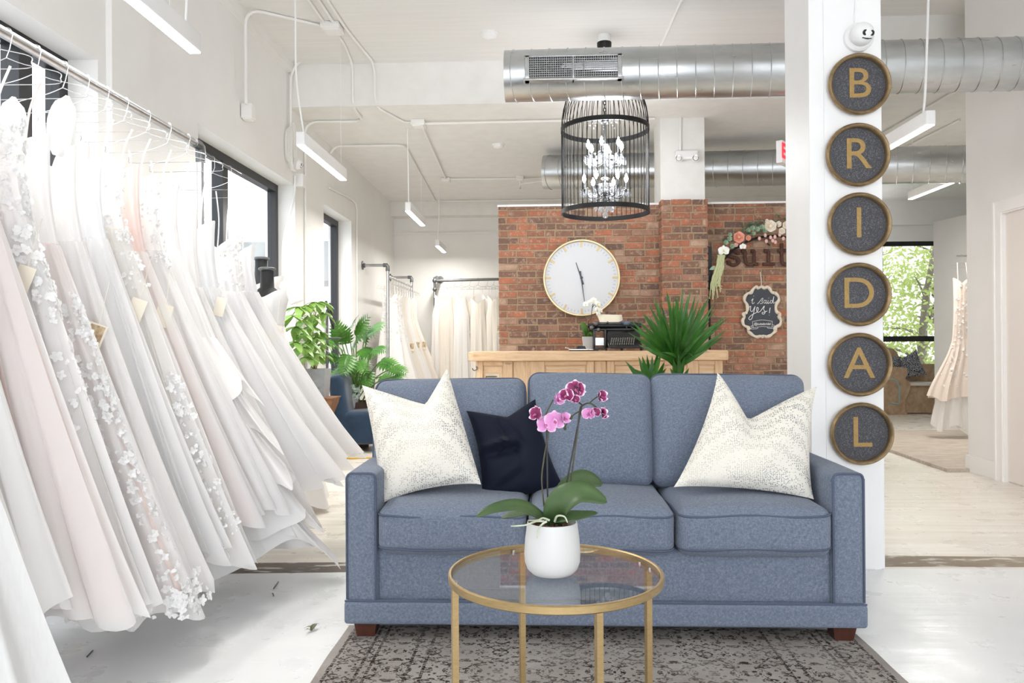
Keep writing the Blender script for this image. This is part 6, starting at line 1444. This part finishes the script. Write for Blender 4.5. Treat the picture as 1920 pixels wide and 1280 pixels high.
# ================================================================== far right room
M_shag = NT('beige_shag_rug'); nz = M_shag.noise(M_shag.coord((.6, 3, 1)), 7, 6, .7); M_shag.link(M_shag.ramp(nz, [(.3, srgb(176, 162, 148)), (.5, srgb(200, 188, 176)), (.7, srgb(216, 206, 196))]), M_shag.b.inputs['Base Color']); M_shag.b.inputs['Roughness'].default_value = 1; M_shag.bump(M_shag.noise(M_shag.coord(), 60, 3), .8, .02)
a = [PZ(1600, 830, .02), PZ(1795, 880.5, .02), PZ(1860, 850, .02), PZ(1950, 815, .02), PZ(1800, 807, .02), PZ(1660, 808, .02)]
pts = [(p.x, p.y) for p in (PZ(1640, 838, .02), PZ(1672, 845, .02), PZ(1776, 881, .02), PZ(1830, 880, .02), PZ(1850, 840, .02), PZ(1800, 807, .02), PZ(1660, 808, .02))]
b = MB(); b.prism(pts, lambda u, v, d: V((u, v, d)), .001, .03); o = build('rug', b, M_shag.m, None, (sum(p[0] for p in pts) / 7, sum(p[1] for p in pts) / 7, 0), flat=True); tag(o, 'beige shaggy rug on the floor of the far right room', 'rug')
# pew
yb = 13.0; M_pew = wood_mat('weathered_oak_pew', srgb(150, 124, 98), srgb(172, 146, 118), srgb(188, 164, 138), (3, 3, 2), 4)
pw = thing('pew_bench', (P(1700, 779, yb).x, yb + .3, 0), 'weathered wooden church pew under the far garden window', 'pew')
Q = lambda px, py, Y=yb: P(px, py, Y)
prof = [(1640, 780), (1702, 778), (1701, 775), (1697, 770), (1697, 752), (1704, 737), (1708, 722), (1705, 714), (1697, 711), (1702, 700), (1700, 690), (1690, 688), (1675, 688), (1664, 690), (1640, 690)]
b = MB(); n_ = len(prof); fr_ = lambda px, py, d: Q(px, py) + V((d * .25, d, 0)); pts2 = [(x, y) for x, y in prof][::-1]
b.prism(pts2, lambda u, v, d: Q(u, v) + V((0, d, 0)), 0, .06); build('end_panel', b, M_pew, pw, flat=True)
b = MB(); ar = [Q(1662, 755) + V((0, -.004, 0)), Q(1668, 755, yb - .004), Q(1684, 757, yb - .004), Q(1686, 752, yb - .004), Q(1686, 725, yb - .004), Q(1681, 714, yb - .004), Q(1672, 710, yb - .004), Q(1662, 712, yb - .004)]
b.tube(ar[1:], .012, 6); build('carved_arch', b, mat('faded_blue_paint', srgb(146, 176, 180), .7), pw)
x_l, x_r = Q(1690, 700).x, Q(1790, 700).x
b = MB(); zz = Q(1720, 718).z; b.bbox((x_l, yb + .05, zz - .05), (x_r, yb + .55, zz), .01, None); build('seat', b, mat('pale_worn_seat', srgb(214, 206, 198), .5), pw)
b = MB(); b.bbox((x_l, yb + .10, .02), (x_r, yb + .14, zz - .05), .005); build('seat_front', b, M_pew, pw)
b = MB(); b.bbox((x_l - .1, yb + .58, .02), (x_r, yb + .64, Q(1725, 682, yb + .6).z), .01); build('backrest', b, M_pew, pw)
b = MB(); e_ = [(1662, 700), (1690, 690), (1687, 672), (1682, 660), (1674, 653), (1666, 653), (1656, 660)]; b.prism([(x, y) for x, y in e_][::-1], lambda u, v, d: Q(u, v, yb + .5) + V((0, d, 0)), 0, .05); build('rear_end', b, M_pew, pw, flat=True)
def medal():
    t = NT('navy_medallion_print'); v = t.node('ShaderNodeTexVoronoi', i_Scale=6.5, i_Randomness=.15); t.link(t.coord((1, .2, 1)), v.inputs['Vector'])
    w = t.math('SINE', t.math('MULTIPLY', v.outputs['Distance'], 62)); f = t.math('MULTIPLY', t.math('GREATER_THAN', w, .15), t.math('GREATER_THAN', t.noise(t.coord(), 70, 2), .46))
    t.link(t.mix(f, srgb(44, 48, 62), srgb(196, 198, 204)), t.b.inputs['Base Color']); t.b.inputs['Roughness'].default_value = .9; return t.m
M_med = medal()
pillow('patterned_pillow', [Q(1684, 712, yb + .30), Q(1738, 702, yb + .30), Q(1718, 654, yb + .45), Q(1690, 670, yb + .45)], .07, (.05, .1, .12, .05), ('navy medallion-print pillow standing on the pew seat', 'pillow'), M_med, M_med, 0, .2, n=14)
pillow('patterned_pillow', [Q(1664, 700, yb + .42), Q(1692, 702, yb + .42), Q(1690, 668, yb + .5), Q(1666, 664, yb + .5)], .06, (.05, .1, .12, .05), ('second navy medallion-print pillow tucked behind the pew end', 'pillow'), M_med, M_med, 0, .2, n=12)
# blush gown hanging on the partition
yg2 = 9.6; hx = P(1803, 500, yg2).x
g = Gown(hx, yg2, P(1803, 525, yg2).z, P(1780, 745, yg2).z, hx - .12, yg2, .34, .30, .12, 1.0, 7, .14, 300, bw=.10, waist=.55); g.tw = .5
C_bl2 = cloth('peach_blush_lace', srgb(242, 230, 221), c2=srgb(237, 222, 211))
t = thing('wedding_gown', (hx, yg2, g.hem), 'peach blush lace gown hanging in the far right room', 'wedding gown')
build('bodice', g.surf(0, g.tw, nv=14, nu=48), C_bl2, t, sharp=80); build('skirt', g.surf(g.tw, 1, nu=56, nv=18), C_bl2, t, sharp=80)
g2 = Gown(hx, yg2, g.zb, P(1790, 800, yg2).z, hx - .10, yg2, .30, .28, .12, 1.05, 9, .25, 301, bw=.09, waist=.55)
build('tulle_underskirt', g2.surf(.62, 1, .95, nu=56, nv=14), C_tulle, t, sharp=80); build('lace_applique', applique(g, [(0, .9, -2.6, .4, 220, .016)], 1.02, 9), C_lace, t, sharp=80)['kind'] = 'stuff'
for s in (-1, 1): b = MB(); b.tube([V((hx + s * .05, yg2, P(1803, 492, yg2).z)), V((hx + s * .06, yg2 - .03, g.zb - .03))], .005, 5); build('strap', b, C_bl2, t)
zr_ = P(1803, 480, yg2).z; h = build('hanger', hanger_mb(hx, yg2, zr_, .015, .14, .1), M_chrome, None, (hx, yg2, zr_)); tag(h, 'wire hanger of the peach blush gown in the far right room', 'hanger')
b = MB(); px_ = 5.66 + (11.45 - yg2) * (.59 / 2.55); b.tube([(px_, yg2, zr_), (hx + .02, yg2, zr_), (hx - .06, yg2, zr_)], .012, 8); b.lathe([(.001, 0), (.03, 0), (.03, .01)], Matrix.Translation((px_ - .012, yg2, zr_)) @ Matrix.Rotation(pi / 2, 4, 'Y'), 14); tag(build('wall_peg', b, M_chrome, None, (px_, yg2, zr_)), 'chrome wall peg carrying the peach blush gown', 'hook')
# trees outside the far window
M_tleaf = leafmat('yellow_green_leaf', srgb(116, 128, 62), srgb(164, 176, 104), .6, 2, trans=.35); M_tbark = mat('grey_tree_bark', srgb(84, 76, 66), .9, c2=srgb(110, 102, 90), scale=8)  # leaf's own yellow-greens, mottled by noise
def tree(x, y, z0, h, spread, n, seed, label, lean):
    r = random.Random(seed); t = thing('tree', (x, y, z0), label, 'tree', 'trees beyond the far window')
    b = MB(); top = V((x + lean, y, z0 + h)); b.tube(bez([(x, y, z0), (x + lean * .15, y, z0 + h * .4), (x + lean * .4, y, z0 + h * .7), top], 6), [.14 * (1 - .7 * i / 18) for i in range(19)], 8)
    for k in range(9):
        s = V((x, y, z0)).lerp(top, r.uniform(.35, .9)); d = V((r.uniform(-1, 1), r.uniform(-.6, .6), r.uniform(.2, .9))) * spread * .7; b.tube(bez([s, s + d * .5 + V((0, 0, .1)), s + d], 4), [.05, .045, .04, .036, .03, .025, .02, .016, .01], 6)
    build('trunk', b, M_tbark, t)
    b = MB()
    for k in range(n):
        a = r.uniform(0, 6.3); q = sqrt(r.random()) * spread; u = r.random(); c = V((x + lean * u, y, z0 + h * (.12 + u * 1.0))) + V((cos(a) * q, sin(a) * q * .6, r.uniform(-.3, .3)))
        if rnoise(c.x * 1.3, c.z * 1.3, c.y + seed) < -.12: continue
        d = V((r.uniform(-1, 1), r.uniform(-1, 1), r.uniform(-1, .4))).normalized(); b.blade(c, c + d * .12, .034, (r.uniform(-1, 1), -1, r.uniform(0, 1)), .05, 2, .1)
    build('foliage', b, M_tleaf, t, flat=True)
tree(8.3, 17.5, -1.2, 5.0, 1.5, 4600, 2, 'slim tree with a dark forked trunk outside the far window', .5)
tree(9.9, 19, -1.2, 5.5, 1.8, 4600, 4, 'bushier pale green tree filling the right of the far window', -.3)
tree(8.6, 22, -1.2, 5.5, 2.2, 4600, 6, 'paler tree standing behind the two others outside', .2)
struct('sky_block_overhang', MB().box((4.5, 14.72, 3.36), (11, 15.8, 3.5)), M_trim, flat=True)  # unseen overhang, added to cut sky light into the far room
struct('ground_far', MB().box((3, 14.7, -1.3), (16, 30, -1.2)), mat('garden_ground', srgb(96, 112, 62), .9, c2=srgb(120, 136, 84)), flat=True)
